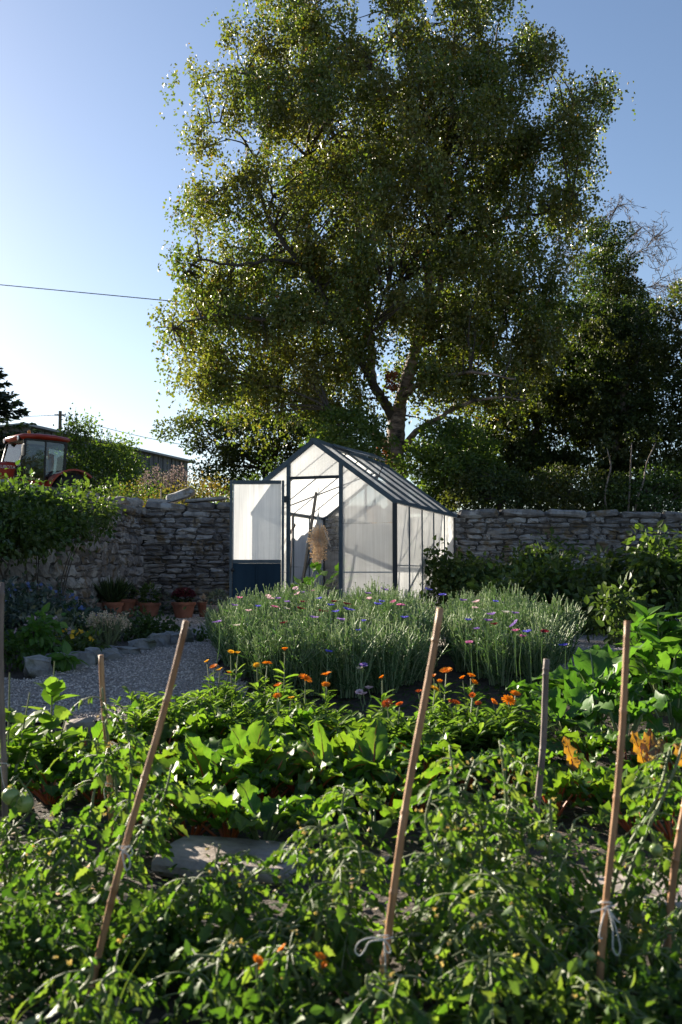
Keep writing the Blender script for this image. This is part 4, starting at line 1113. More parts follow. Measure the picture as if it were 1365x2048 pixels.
for s in (-1, 1):
    gq([(.74, .63 * s, 1.17), (0, .67 * s, 1.17), (-.04, .64 * s, 2.24), (.50, .61 * s, 2.24)]); gq([(-.05, .67 * s, 1.2), (-.6, .61 * s, 1.28), (-.66, .61 * s, 2.22), (-.09, .64 * s, 2.24)])
gq([(-.64, -.56, 1.3), (-.64, .56, 1.3), (-.69, .56, 2.22), (-.69, -.56, 2.22)])
m = MB(); V = BLKR * np.array((.78, .74, .085)); V[:, 2] -= .03 * (V[:, 0] / .7) ** 2; m.add(V + np.array((-.08, 0, 2.37)), BLKF); part(m, 'cab_roof', 'tractor', smooth=True)
m = MB(); lathe(m, [(.05, 0), (.05, .05), (.04, .09), (.01, .11)], 12, off=(.35, .45, 2.44)); part(m, 'beacon', 'amber', smooth=True)
m = MB(); bar(m, (.52, .62, 2.2), (.70, .90, 2.18), .025, .025); bar(m, (.70, .9, 2.2), (.70, .9, 1.75), .02, .02); part(m, 'mirror_arm', 'black')
m = MB(); V = BLKR * np.array((.035, .10, .17)); m.add(V + np.array((.70, .92, 1.92)), BLKF); part(m, 'mirror', 'black')
for s in (-.45, .45):
    m = MB(); lathe(m, [(.07, 0), (.08, .06), (.075, .09)], 12, M=np.array(((0, 0, 1), (0, 1, 0), (-1, 0, 0))), off=(.58, s, 2.30)); l_ = part(m, 'work_lamp', 'black')
    m = MB(); lathe(m, [(.065, .091), (.03, .10)], 12, M=np.array(((0, 0, 1), (0, 1, 0), (-1, 0, 0))), off=(.58, s, 2.30)); m.build('lamp_lens', M['lamp_lens'], l_)
m = MB(); lathe(m, [(.05, 0), (.06, .05), (.055, .08)], 12, M=np.array(((0, 0, 1), (0, 1, 0), (-1, 0, 0))), off=(.72, .72, 1.55)); part(m, 'indicator_lamp', 'lamp_lens')
m = MB(); stone(m, (-.25, 0, 1.35), (.5, .5, .14), None, .0); stone(m, (-.46, 0, 1.68), (.13, .48, .62), None, 0); part(m, 'driver_seat', 'seat', smooth=True)
m = MB(); aa = np.linspace(0, 2 * math.pi, 25); q = np.stack([.32 + .06 * np.sin(aa), .18 * np.cos(aa), 1.72 + .17 * np.sin(aa)], 1); tube(m, q, .016, 6, caps=False); tube(m, [(.32, 0, 1.72), (.6, 0, 1.3)], .03, 6); part(m, 'steering_wheel', 'black')
m = MB(); box(m, (.45, -.4, 1.15), (.72, .4, 1.5)); part(m, 'dashboard', 'black')
def wheel(x, y, r, w):
    tmb = MB(); Mx = np.array(((1, 0, 0), (0, 0, -1), (0, 1, 0)))
    lathe(tmb, [(r * .55, -w / 2), (r * .9, -w / 2), (r, -w * .3), (r, w * .3), (r * .9, w / 2), (r * .55, w / 2)], 32, M=Mx, off=(x, y, r))
    for k in range(22):
        an = 2 * math.pi * k / 22
        for s in (-1, 1):
            c = np.array((x + math.cos(an + s * .05) * r, y + s * w * .22, r + math.sin(an + s * .05) * r)); e = c + np.array((math.cos(an + .2) - math.cos(an), 0, math.sin(an + .2) - math.sin(an))) * r * .8 + np.array((0, s * w * .2, 0))
            bar(tmb, c, e, .05, .05, up=(math.cos(an), 0, math.sin(an)))
    wo = part(tmb, 'wheel', 'rubber')
    m = MB(); lathe(m, [(r * .54, -w * .3), (r * .2, -w * .12), (r * .18, w * .12), (r * .54, w * .3)], 24, M=Mx, off=(x, y, r)); m.build('rim', M['tractor'], wo)
for s in (-1, 1): wheel(-.75, .82 * s, .68, .42); wheel(1.45, .72 * s, .46, .30)
for s in (-1, 1):
    m = MB(); an = np.linspace(-.15, math.pi * .72, 14); V = []
    for q in an:
        for (rr, yy_) in ((.80, .58), (.82, 1.06), (.77, 1.06), (.75, .58)): V.append((-.75 + math.cos(q) * rr, yy_ * s, .68 + math.sin(q) * rr))
    F = [(i * 4 + j, i * 4 + (j + 1) % 4, (i + 1) * 4 + (j + 1) % 4, (i + 1) * 4 + j) for i in range(13) for j in range(4)]
    m.add(V, [np.array(F), np.array([[0, 1, 2, 3]]), np.array([[55, 54, 53, 52]])]); part(m, 'fender', 'tractor')
m = MB(); box(m, (-.02, .67, .75), (.72, .70, 1.13)); part(m, 'lower_door_panel', 'tractor')

#==YARD==
# ------------------------------------------------------------------ pots along the wall
def pot(name, label, px, pybase, Y, r, h, mat, kind, seed, group=None, nleaf=260, ph=.25, pw=.2, lm='pot_leaf', T=T_OVATE, ls=.06, flowers=None):
    rng = np.random.default_rng(seed)
    r *= .84; h *= .84; ph *= .8; pw *= .8; ls *= .85
    b = np.array((GX(px, Y), Y, gz(0, Y) + .008)); t = thing(name, label, 'potted plant' if nleaf else 'plant pot', b, 0, group)
    m = MB()
    if kind == 'round':
        lathe(m, [(r * .70, 0), (r * .74, .01), (r * .98, h * .84), (r * .90, h * .84), (r * .86, h * .80)], 28)
        p = m.build('pot', M[mat], t, smooth=False)
        m = MB(); lathe(m, [(r * .985, h * .80), (r * 1.07, h * .81), (r * 1.09, h * .97), (r * 1.05, h), (r * .93, h), (r * .90, h * .82)], 28); m.build('rim', M[mat], p)
        m = MB(); lathe(m, [(r * .91, h * .86), (r * .5, h * .90), (.001, h * .91)], 20); m.build('soil', M['soil'], t)
    else:
        box(m, (-r, -r * .6, 0), (r, r * .6, h)); p = m.build('pot', M[mat], t)
        m = MB(); 
        for y in (-r * .6, r * .6): bar(m, (-r - .015, y, h), (r + .015, y, h), .03, .035)
        m.build('rim', M[mat], p)
    if nleaf:
        f = MB(); d = rnd_dirs(nleaf, rng) * rng.uniform(.2, 1, (nleaf, 1)) ** .5
        pos = d * np.array((pw, pw, ph)); pos[:, 2] += h + ph * .75; pos[:, 2] = np.maximum(pos[:, 2], h * .92)
        if T is T_NARROW:
            an = rng.uniform(0, 6.28, nleaf); tl = rng.uniform(.05, .9, nleaf) ** .7
            base = np.stack([np.cos(an) * r * .4, np.sin(an) * r * .4, np.full(nleaf, h * .9)], 1); ax = np.stack([np.cos(an) * tl, np.sin(an) * tl, np.full(nleaf, 1.0)], 1)
            leaves(f, base, ax, rnd_dirs(nleaf, rng), ph * 2 * rng.uniform(.7, 1.2, nleaf), T)
        else:
            leaves(f, pos, d + np.array((0, 0, .3)), rnd_dirs(nleaf, rng) + np.array((0, 0, .8)), ls * rng.uniform(.6, 1.3, nleaf), T)
        f.build('foliage', M[lm], t)
    if flowers:
        fm, nf, fs = flowers; f = MB(); d = rnd_dirs(nf, rng); d[:, 2] = abs(d[:, 2]) * .9 + .1; pos = d * np.array((pw, pw, ph)) * 1.03; pos[:, 2] += h + ph * .75
        leaves(f, pos, d + rng.normal(0, .5, d.shape), d + rng.normal(0, .3, d.shape), fs, T_DIA, wid=1.6); f.build('blossom', M[fm], t)
    return t
pot('potted_plant', 'pale square terracotta planter with white flowers at the edge of the flower bed', 186, 1218, 13.6, .20, .24, 'terracotta_pale', 'box', 1, ph=.20, pw=.22, flowers=('white_petal', 60, .04))
pot('potted_plant', 'small terracotta pot tucked behind the pot of spiky leaves', 212, 1228, 14.2, .15, .27, 'terracotta', 'round', 2, ph=.14, pw=.16)
pot('potted_plant', 'bright terracotta pot holding tall spiky grass-like leaves', 228, 1240, 13.5, .155, .27, 'terracotta', 'round', 3, nleaf=240, ph=.21, T=T_NARROW, lm='pot_leaf')
pot('potted_plant', 'wide dark terracotta pot between the spiky pot and the leafy one', 257, 1238, 14.3, .17, .30, 'terracotta', 'round', 4, ph=.13, pw=.15)
pot('potted_plant', 'terracotta pot of rounded green leaves in the corner of the walls', 300, 1238, 14.2, .185, .24, 'terracotta', 'round', 5, ph=.17, pw=.20, ls=.07, lm='bramble', nleaf=200)
pot('potted_plant', 'terracotta pot with dark red flower heads against the back wall', 369, 1240, 13.9, .19, .26, 'terracotta', 'round', 6, ph=.12, pw=.17, flowers=('red_flower', 420, .04))
pot('potted_plant', 'small shadowed terracotta pot with withered brown plant near the open door', 413, 1240, 14.2, .14, .25, 'terracotta', 'round', 7, ph=.06, pw=.10, lm='dried', nleaf=50)
pot('potted_plant', 'tall pinkish terracotta pot of silvery leaves standing in front of the greenhouse door', 436, 1272, 11.2, .135, .31, 'terracotta_pale', 'round', 8, ph=.11, pw=.14, lm='silver', nleaf=240, ls=.05)
shrub('fern_clump', 'low dark fern-like plant growing on the gravel between two terracotta pots', 'plant', G(328, 14.6), [(0, 0, .12, .28, .15, .13)], 260, .08, 'pot_leaf', 9, T=T_NARROW, wid=2, stems=0)

# ------------------------------------------------------------------ flower bed by the side wall
rng = np.random.default_rng(66)
edge_labels = ['rough brown edging stone at the near end of the flower bed border', 'long straight blue-grey edging block, the smoothest in the border', 'pale wedge stone against the end of the blue-grey block',
               'dark flat edging stone right after the pale wedge', 'long low mossy edging stone in the middle of the border', 'two-tone edging stone before the low green cushion plant', 'squat edging stone beside the low green cushion plant',
               'flat grey edging stone next to the last but one in the row', 'blocky grey edging stone close to the gravel end of the border', 'last small edging stone where the border meets the gravel']
esp = [(75, 1352, .16, .14), (140, 1337, .33, .125), (184, 1330, .10, .13), (214, 1320, .15, .09), (250, 1311, .20, .08), (285, 1302, .19, .10), (318, 1296, .17, .13), (346, 1291, .16, .12), (368, 1287, .14, .13), (390, 1283, .11, .08)]
for (a, b_, l, h), lab in zip(esp, edge_labels):
    Y = 6.6
    for _ in range(20): Y = (CAM_Z - gz(0, Y)) / max(1e-3, -(P(0, b_, 1.0)[2] - CAM_Z))
    c = np.array((GX(a, Y), Y + .06, gz(0, Y) + h / 2 - .015))
    loose('edging_stone', lab, 'stone', c, (l * 1.08, .14, h), rotz(R(rng.uniform(-8, 8) + 24)), mat='edging', rough=.0 if 'straight' in lab else .08, group='edging stones of the flower bed border', seed=int(a))
sh = [
 ('blue-grey bush with small blue flowers under the bramble, largest in the bed', 60, 8.9, .50, .50, 'blue_shrub', 3000, .05, 'steel_blue'),
 ('blue-flowered bush in front of the square planter', 130, 9.4, .40, .28, 'blue_shrub', 2000, .048, 'steel_blue'),
 ('violet-tinged bush beside the row of terracotta pots', 195, 9.8, .28, .19, 'blue_shrub', 1000, .045, 'violet'),
 ('dark shadowy bush low at the edge of the flower bed', 5, 8.0, .34, .42, 'blue_shrub', 1500, .05, None),
 ('pale-leaved plant with whitish sprays in the middle of the flower bed', 85, 7.9, .24, .26, 'silver', 700, .05, 'palepink'),
 ('low dark green plant between the pale sprays and the silver spikes', 150, 8.3, .30, .26, 'pot_leaf', 900, .045, None)]
for i, (lab, a, Y, w, h, mat, nn, sz, fl) in enumerate(sh):
    b = G(a, Y)
    t = shrub('border_shrub', lab, 'shrub', b, [(0, 0, h * .5, w, w * .8, h * .5), (w * .4, -.1, h * .45, w * .5, w * .5, h * .42), (-w * .4, .05, h * .55, w * .5, w * .5, h * .42)], nn, sz, mat, 200 + i, T=T_OVATE, spread=.13)
    if fl:
        r2 = np.random.default_rng(i); n_ = 70; d = rnd_dirs(n_, r2); d[:, 2] = abs(d[:, 2]); p = d * np.array((w * .95, w * .8, h * .52)); p[:, 2] += h * .5
        f = MB(); leaves(f, p, d, rnd_dirs(n_, r2), .035, T_DIA, wid=1.5); f.build('blossom', M[fl], t)
def spikes(name, label, cat, base, n, h, spread, mat, leafm, seed, head=.035, lit=1.0):
    r2 = np.random.default_rng(seed); t = thing(name, label, cat, base); m, f, l = MB(), MB(), MB(); q, ax, lp, la = [], [], [], []
    for k in range(n):
        an, rr = r2.uniform(0, 6.28), r2.uniform(0, 1) ** .6; d = np.array((math.cos(an) * rr * spread, math.sin(an) * rr * spread, h * r2.uniform(.75, 1.08)))
        p = spline([(d[0] * .2, d[1] * .2, 0), (d[0] * .6, d[1] * .6, d[2] * .55), d], 3); tube(m, p, .004, 3, caps=False)
        for v in np.linspace(0, 1, 12): q.append(d + np.array((0, 0, -head * 1.3 + v * head * 1.6)) + r2.normal(0, .006, 3)); ax.append((r2.normal(0, 1), r2.normal(0, 1), .6))
        for v in r2.uniform(.02, .7, 12): lp.append(p[int(v * 6)]); la.append((r2.normal(0, .8), r2.normal(0, .8), 1))
    m.build('stem', M['pale_stem'], t); leaves(f, np.array(q), np.array(ax), rnd_dirs(len(q), r2), .022, T_DIA); f.build('blossom', M[mat], t)
    leaves(l, np.array(lp), np.array(la), rnd_dirs(len(lp), r2), r2.uniform(.04, .09, len(lp)), T_NARROW, wid=1.3); l.build('foliage', M[leafm], t); return t
spikes('lavender_plant', 'silvery lavender-like plant with pale upright flower spikes in the flower bed', 'plant', G(217, 8.1), 60, .27, .20, 'dried', 'silver', 71)
shrub('border_plant', 'low cushion plant with small yellow flowers next to the silver spikes', 'plant', G(152, 7.35), [(0, 0, .09, .23, .16, .10)], 520, .045, 'bramble', 72, spread=.08, stems=0)
t = COL.objects[-1] if False else None
f = MB(); r2 = np.random.default_rng(3); 
bb = G(152, 7.35)
for o_ in [x for x in COL.objects if x.get('label', '').startswith('low cushion plant with small yellow')]:
    p = np.stack([r2.uniform(-.12, .16, 16), r2.uniform(-.12, .08, 16), r2.uniform(.16, .21, 16)], 1); leaves(f, p, rnd_dirs(16, r2), rnd_dirs(16, r2) + np.array((0, -.5, 1)), .036, T_DIA, wid=1.6); f.build('blossom', M['yellow'], o_)
shrub('border_plant', 'upright light green leafy plant behind the near edging stones', 'plant', G(68, 7.1), [(0, 0, .16, .12, .12, .16), (.05, 0, .28, .06, .06, .08)], 260, .065, 'squash', 73, spread=.09, stems=5)
shrub('border_plant', 'small crinkled leafy plant at the very edge next to the near edging stone', 'plant', G(18, 6.9), [(0, 0, .12, .14, .12, .12)], 260, .05, 'weed', 74, spread=.08, stems=4)
shrub('border_plant', 'wide low grey-green cushion plant spilling over the far edging stones', 'plant', G(285, 9.2), [(0, 0, .10, .36, .22, .11), (.2, -.05, .08, .22, .2, .09)], 1100, .042, 'nettle', 75, spread=.09, stems=0)
shrub('border_plant', 'small drooping broad-leaved plant spilling over the blue-grey edging block', 'plant', G(118, 6.85), [(0, 0, .06, .13, .07, .05)], 60, .09, 'squash', 76, spread=.05, stems=0)
shrub('border_plant', 'taller grey twiggy plant near the terracotta pots at the bed end', 'plant', G(262, 10.4), [(0, 0, .08, .26, .2, .09)], 500, .04, 'silver', 77, spread=.1, stems=8)
shrub('border_plant', 'small green tuft at the end of the stone border on the gravel', 'plant', G(402, 9.0), [(0, 0, .04, .06, .05, .05)], 90, .04, 'weed', 78, spread=.05, stems=0)

# ------------------------------------------------------------------ raspberry and nettle thicket before the long wall
ras = [
 ('tall nettle clump pressed against the greenhouse side', 905, 12.9, .52, .98, 'nettle', 2200, .075),
 ('nettle clump with upright tips in front of the bare wall', 990, 13.4, .58, .86, 'nettle', 2200, .075),
 ('tallest nettle clump, its leafy tip reaching half way up the long wall', 1062, 13.6, .52, 1.02, 'nettle', 2200, .075),
 ('sparse nettle clump in the darkest stretch below the wall', 1140, 13.2, .62, .76, 'nettle', 1800, .075),
 ('raspberry bush directly behind the right end of the cornflowers', 1075, 10.6, .62, .70, 'bramble', 2400, .075),
 ('raspberry bush with pale leaf tips above the squash leaves', 1175, 10.2, .60, .74, 'bramble', 2400, .078),
 ('tall raspberry bush with a high leafy cane close to the wall end', 1280, 10.4, .60, 1.0, 'bramble', 2600, .08),
 ('raspberry bush at the photo edge with large light green leaves', 1385, 9.6, .55, 1.0, 'bramble', 2200, .085),
 ('low dark undergrowth bush at the back of the gravel strip', 985, 11.0, .62, .52, 'nettle', 1700, .07),
 ('drooping dark weedy plant standing behind the tall bamboo cane', 1235, 8.6, .26, .46, 'nettle', 700, .07)]
for i, (lab, a, Y, w, h, mat, nn, sz) in enumerate(ras):
    b = G(a, Y); r2 = np.random.default_rng(300 + i)
    ells = [(0, 0, h * .42, w, .5, h * .42)] + [(r2.uniform(-w, w) * .8, r2.uniform(-.3, .3), h * r2.uniform(.55, .85), .12, .12, h * .22) for _ in range(7)]
    shrub('nettle_clump' if mat == 'nettle' else 'raspberry_bush', lab, 'bush', b, ells, nn, sz, mat, 320 + i, spread=.14, stems=16, stem='stem', sr=.007)

# ------------------------------------------------------------------ cornflowers
def cornflower_proto(seed, tall, nst):
    r2 = np.random.default_rng(seed); t = thing('cornflower_plant', None, 'cornflower')
    m, l, bd = MB(), MB(), MB(); lp, la, bp2, ba = [], [], [], []
    for k in range(nst):
        an = r2.uniform(0, 6.28); rr = r2.uniform(0, .20); top_ = np.array((math.cos(an) * rr, math.sin(an) * rr, tall * r2.uniform(.68, 1.0) * (1 - .8 * rr * rr / .04 * .3)))
        p = spline([(top_[0] * .35, top_[1] * .35, 0), (top_[0] * .6 + r2.normal(0, .02), top_[1] * .6 + r2.normal(0, .02), top_[2] * .55), top_], 3)
        tube(m, p, np.linspace(.0036, .0026, len(p)), 3, caps=False)
        bp2.append(top_); ba.append(p[-1] - p[-2])
        for v in r2.uniform(.05, .80, 14):
            i = v * (len(p) - 1); a = int(i); q = p[a] * (1 - i + a) + p[min(a + 1, len(p) - 1)] * (i - a); lp.append(q); la.append((r2.normal(0, .45), r2.normal(0, .45), 1.2))
        for _ in range(2):            # side branch with its own bud
            v = r2.uniform(.5, .9); a = int(v * 6); q = p[a] + np.array((r2.normal(0, .035), r2.normal(0, .035), tall * r2.uniform(.10, .22))); tube(m, [p[a], (p[a] + q) / 2 + r2.normal(0, .006, 3), q], .0022, 3, caps=False); bp2.append(q); ba.append(q - p[a])
    m.build('stem', M['cornflower'], t)
    leaves(l, np.array(lp), np.array(la), rnd_dirs(len(lp), r2), r2.uniform(.05, .115, len(lp)), T_NARROW, wid=.6)
    for _ in range(2): leaves(l, np.array(bp2), np.array(ba), rnd_dirs(len(bp2), r2), .024, T_DIA, 1, wid=.6)
    l.build('foliage', [M['cornflower_leaf'], M['cornflower_bud']], t)
    
    return t
def flower_mesh(mat, seed):
    r2 = np.random.default_rng(seed); m = MB(); n = 11
    an = np.arange(n) * 2 * math.pi / n + r2.normal(0, .12, n); ax = np.stack([np.cos(an), np.sin(an), np.full(n, .55)], 1)
    leaves(m, ax * .004, ax, np.tile((0, 0, 1.0), (n, 1)) + r2.normal(0, .2, (n, 3)), r2.uniform(.022, .030, n), (np.array([(0, 0, 0), (.42, .8, .1), (.2, 1.0, 0), (0, .85, .05), (-.2, 1, 0), (-.42, .8, .1)], float), np.array([[0, 1, 2], [0, 2, 3], [0, 3, 4], [0, 4, 5]])))
    n = 12; ax = rnd_dirs(n, r2) * .5 + np.array((0, 0, 1)); leaves(m, ax * .0, ax, rnd_dirs(n, r2), .016, T_DIA)
    o = m.build('flower', M[mat]); me = o.data; bpy.data.objects.remove(o); return me
protos = [cornflower_proto(400 + i, 1.0, 40) for i in range(7)]
CFM = {k: flower_mesh(k, 5 + i) for i, k in enumerate(('blue', 'violet', 'pink', 'palepink', 'maroon', 'white_petal'))}
rng = np.random.default_rng(19); spots = []
def poisson(test, lo, hi, d, n=6000):
    out = []
    for _ in range(n):
        p = rng.uniform(lo, hi)
        if test(*p) and all((p[0] - q[0]) ** 2 + (p[1] - q[1]) ** 2 > d * d for q in out): out.append(p)
    return out
A_ = poisson(lambda x, y: ((x - (-.11 - .06 * (y - 7.5))) / (.53 + .13 * (y - 5.8))) ** 2 + ((y - 7.55) / 1.62) ** 4 < 1 and y > 6.0, (-1.4, 5.6), (1.3, 9.4), .185)
B_ = poisson(lambda x, y: ((x - 1.22 - .09 * (y - 7.5)) / .40) ** 2 + ((y - 7.6) / 1.35) ** 2 < 1, (.7, 6.1), (2.1, 9.3), .185)
E_ = [None, None, np.array((GX(1118, 7.2), 7.2))]
CF = []
for grp, S_ in (('a', A_), ('b', B_), ('b', E_[2:])):
    for (x, y) in S_: CF.append((grp, x, y))
for i, (grp, x, y) in enumerate(CF):
    o = protos[i] if i < len(protos) else copy_tree(protos[i % len(protos)])
    h = .455 + .02 * (y - 6.0) if grp == 'a' else .45 + .02 * (y - 6.3)
    e2 = (((x + .07) / .95) ** 4 if grp == 'a' else ((x - 1.2) / .55) ** 4)
    h = h * rng.uniform(.80, 1.13) * (1 - .28 * min(1, e2))
    o.location = (x, y, gz(x, y)); o.rotation_euler = (0, 0, rng.uniform(0, 6.28)); o.scale = (1.15, 1.15, h)
    lab, g = ('grey-green cornflower plant in the large rounded clump before the greenhouse door', 'cornflower plants of the clump before the door') if grp == 'a' else ('pale sunlit cornflower plant in the narrower clump between greenhouse and raspberries', 'cornflower plants of the clump beside the raspberries')
    tag(o, lab, 'cornflower', g)
CFL = [(478, 1197, 'pink'), (467, 1212, 'violet'), (515, 1214, 'blue'), (537, 1193, 'palepink'), (539, 1199, 'palepink'), (554, 1198, 'violet'), (497, 1223, 'palepink'), (570, 1218, 'white_petal'), (547, 1214, 'pink'), (593, 1178, 'palepink'), (598, 1188, 'palepink'), (605, 1186, 'violet'), (625, 1183, 'pink'), (641, 1198, 'blue'), (660, 1212, 'blue'), (674, 1225, 'blue'), (693, 1220, 'blue'), (668, 1205, 'maroon'), (691, 1209, 'maroon'), (680, 1241, 'violet'), (643, 1224, 'maroon'), (605, 1205, 'maroon'), (598, 1218, 'maroon'), (733, 1188, 'violet'), (754, 1210, 'blue'), (760, 1204, 'blue'), (739, 1198, 'palepink'), (790, 1204, 'pink'), (800, 1211, 'pink'), (809, 1237, 'blue'), (855, 1180, 'blue'), (887, 1190, 'blue'), (571, 1247, 'maroon'), (478, 1252, 'white_petal'), (440, 1245, 'violet'), (725, 1243, 'blue'), (767, 1180, 'violet'), (923, 1202, 'violet'), (958, 1204, 'palepink'), (947, 1217, 'palepink'), (990, 1204, 'blue'), (987, 1230, 'violet'), (1010, 1226, 'white_petal'), (1028, 1228, 'violet'), (1032, 1247, 'violet'), (1032, 1263, 'pink'), (1057, 1265, 'blue'), (1044, 1274, 'pink'), (956, 1259, 'violet'), (975, 1243, 'violet'), (942, 1286, 'pink'), (991, 1250, 'maroon'), (1085, 1265, 'maroon'), (1132, 1292, 'blue'), (934, 1241, 'blue'), (718, 1262, 'blue'), (655, 1304, 'blue'), (727, 1332, 'violet'), (722, 1338, 'white_petal'), (721, 1385, 'palepink'), (728, 1390, 'palepink'), (738, 1378, 'palepink'), (575, 1205, 'violet'), (625, 1236, 'violet')]
CFO = [o for o in COL.objects if o.get('category') == 'cornflower']
CXY = np.array([o.location[:2] for o in CFO])
bpy.context.view_layer.update()
for (a, b_, c) in CFL:
    Y = float(np.interp(b_, [1178, 1200, 1225, 1250, 1300, 1390], [8.0, 7.1, 6.5, 6.1, 5.85, 5.6])); p = P(a, b_, Y)
    o = CFO[int(np.argmin(np.sum((CXY - p[:2]) ** 2, axis=1)))]
    f = bpy.data.objects.new('flower', CFM[c]); COL.objects.link(f); f.parent = o
    s = rng.uniform(.72, .98); q = Matrix.Translation(p) @ Matrix.Rotation(rng.normal(0, .35), 4, 'X') @ Matrix.Rotation(rng.normal(0, .3), 4, 'Y') @ Matrix.Scale(s, 4)
    f.matrix_basis = o.matrix_basis.inverted() @ q
    m = MB(); g0 = gz(0, Y); hgt = min(.3, p[2] - g0 - .02); tube(m, [(p[0], p[1], p[2] - .004), (p[0] + rng.normal(0, .01), p[1] + .01, p[2] - hgt * .5), (p[0] + rng.normal(0, .02), p[1] + .02, p[2] - hgt)], .0026, 4, caps=False)
    st = m.build('stem', M['cornflower'], o); st.matrix_basis = o.matrix_basis.inverted()

#==BED==
# ------------------------------------------------------------------ marigolds
def marigold_flower(mat, r, seed, openness):
    r2 = np.random.default_rng(seed); m = MB()
    for ring, (n, el, L) in enumerate(((17, .05 + .8 * (1 - openness), 1.0), (14, .35 + .8 * (1 - openness), .8), (10, .9, .5))):
        an = np.arange(n) * 2 * math.pi / n + r2.normal(0, .08, n) + ring * .2; ax = np.stack([np.cos(an), np.sin(an), np.full(n, el)], 1)
        leaves(m, ax * r * .12, ax, np.tile((0, 0, 1.0), (n, 1)) + r2.normal(0, .1, (n, 3)), r * L, leaf_template([(0, .06), (.5, .13), (.85, .12), (1, .05)], .12, .1))
    m.add(BLKR * np.array((.26, .26, .14)) * r + np.array((0, 0, .10 * r)), BLKF)
    return m
def strap_plant(label, base, tips, nst, h, spread, seed, group, flowers=(), name='marigold_plant', mat='marigold_leaf', cat='marigold', lsz=(.045, .09), T=T_STRAP, per=19):
    """tips are extra stem ends given in world space (they carry the flowers)."""
    r2 = np.random.default_rng(seed); base = np.asarray(base, float); t = thing(name, label, cat, base, 0, group)
    m, l = MB(), MB(); lp, la, ln = [], [], []
    ends = [np.asarray(q) - base for q in tips]
    for k in range(nst):
        an, rr = r2.uniform(0, 6.28), r2.uniform(.1, 1) * spread; ends.append(np.array((math.cos(an) * rr, math.sin(an) * rr, h * r2.uniform(.6, 1.05))))
    for j, e in enumerate(ends):
        p = spline([(e[0] * .15, e[1] * .15, 0), (e[0] * .55, e[1] * .55, e[2] * .5), e], 4); tube(m, p, np.linspace(.005, .003, len(p)), 5, caps=False)
        for k in range(per):
            v = r2.uniform(.04, .80 if j < len(tips) else 1.0); i = v * (len(p) - 1); a = int(i); q = p[a] * (1 - i + a) + p[min(a + 1, len(p) - 1)] * (i - a)
            an = k * 2.4 + r2.normal(0, .3); lp.append(q); la.append((math.cos(an), math.sin(an), r2.uniform(.25, 1.3))); ln.append((-math.cos(an) * .9, -math.sin(an) * .9, .7))
    m.build('stem', M['stem'], t)
    leaves(l, np.array(lp), np.array(la), np.array(ln) + r2.normal(0, .3, (len(lp), 3)), r2.uniform(*lsz, len(lp)), T); l.build('foliage', M[mat], t)
    for j, (q, mt, r, op) in enumerate(flowers):
        fm = marigold_flower(mt, r, seed * 7 + j, op); f = fm.build('flower', M[mt], t); f.location = tuple(np.asarray(q) - base); f.rotation_euler = (r2.uniform(.15, .7), r2.normal(0, .35), r2.uniform(0, 6))
    return t
def my(py): return 5.5 - (py - 1306) / 104 * .75
O, YL, RO = 'orange', 'yellow', 'red_orange'
MG = [
 ('marigold plant with two yellow buds highest on the gravel edge', [(462, 1306, YL, .018, .3), (476, 1307, YL, .016, .3)], 6),
 ('marigold plant with a mixed cluster of small yellow and orange heads', [(415, 1324, YL, .014, .2), (428, 1334, O, .020, .6), (440, 1340, YL, .018, .5), (458, 1346, O, .014, .3)], 8),
 ('marigold plant with a side-on yellow-orange bloom near the cornflower clump corner', [(514, 1332, YL, .018, .4), (535, 1327, O, .024, .8)], 7),
 ('tall marigold plant with one closed orange bud at its tip', [(570, 1300, O, .017, .1)], 7),
 ('marigold plant with the broad flat orange bloom in the middle of the row', [(611, 1356, O, .033, 1.0)], 6),
 ('marigold plant with two orange heads close together, one above the other, by the dark gap', [(654, 1350, O, .026, .5), (652, 1371, O, .020, .5)], 7),
 ('marigold plant with three small orange heads down its side', [(557, 1372, O, .020, .4), (555, 1394, O, .020, .4), (583, 1397, YL, .016, .4)], 7),
 ('marigold plant with a lone small orange bud on a bare stem', [(765, 1356, O, .014, .1)], 5),
 ('marigold plant with two dull red heads in the shaded gap', [(775, 1408, RO, .024, .7), (800, 1410, RO, .017, .4)], 6),
 ('marigold plant with a peach-coloured bloom beside the tall thick cane', [(893, 1343, O, .030, .6), (868, 1353, O, .014, .1), (880, 1364, O, .014, .2)], 6),
 ('marigold plant with the ragged yellow bloom touching the tall thick cane', [(870, 1378, YL, .028, .9), (838, 1384, RO, .016, .4)], 6),
 ('marigold plant with three orange buds in a tight group', [(926, 1357, O, .015, .2), (942, 1353, O, .020, .4), (948, 1366, O, .019, .4)], 7),
 ('marigold plant with three dark red closed heads in a line', [(900, 1405, RO, .018, .3), (911, 1407, RO, .020, .4), (957, 1409, RO, .016, .2), (945, 1392, RO, .015, .2)], 9),
 ('marigold plant with two vivid orange blooms next to the squash leaves', [(1018, 1400, O, .030, .95), (1031, 1388, O, .024, .7), (987, 1405, O, .018, .4)], 7)]
for i, (lab, fl, nst) in enumerate(MG):
    Y = my(np.mean([q[1] for q in fl])); bx = np.mean([GX(q[0], Y) for q in fl]); base = (bx, Y - .03, gz(0, Y))
    tips = [P(q[0], q[1] + 4, my(q[1])) for q in fl]
    strap_plant(lab, base, tips, nst + 2, .15, .17, 500 + i, 'flowering marigold plants', [(P(q[0], q[1], my(q[1])), q[2], q[3] * 1.1, q[4]) for q in fl])
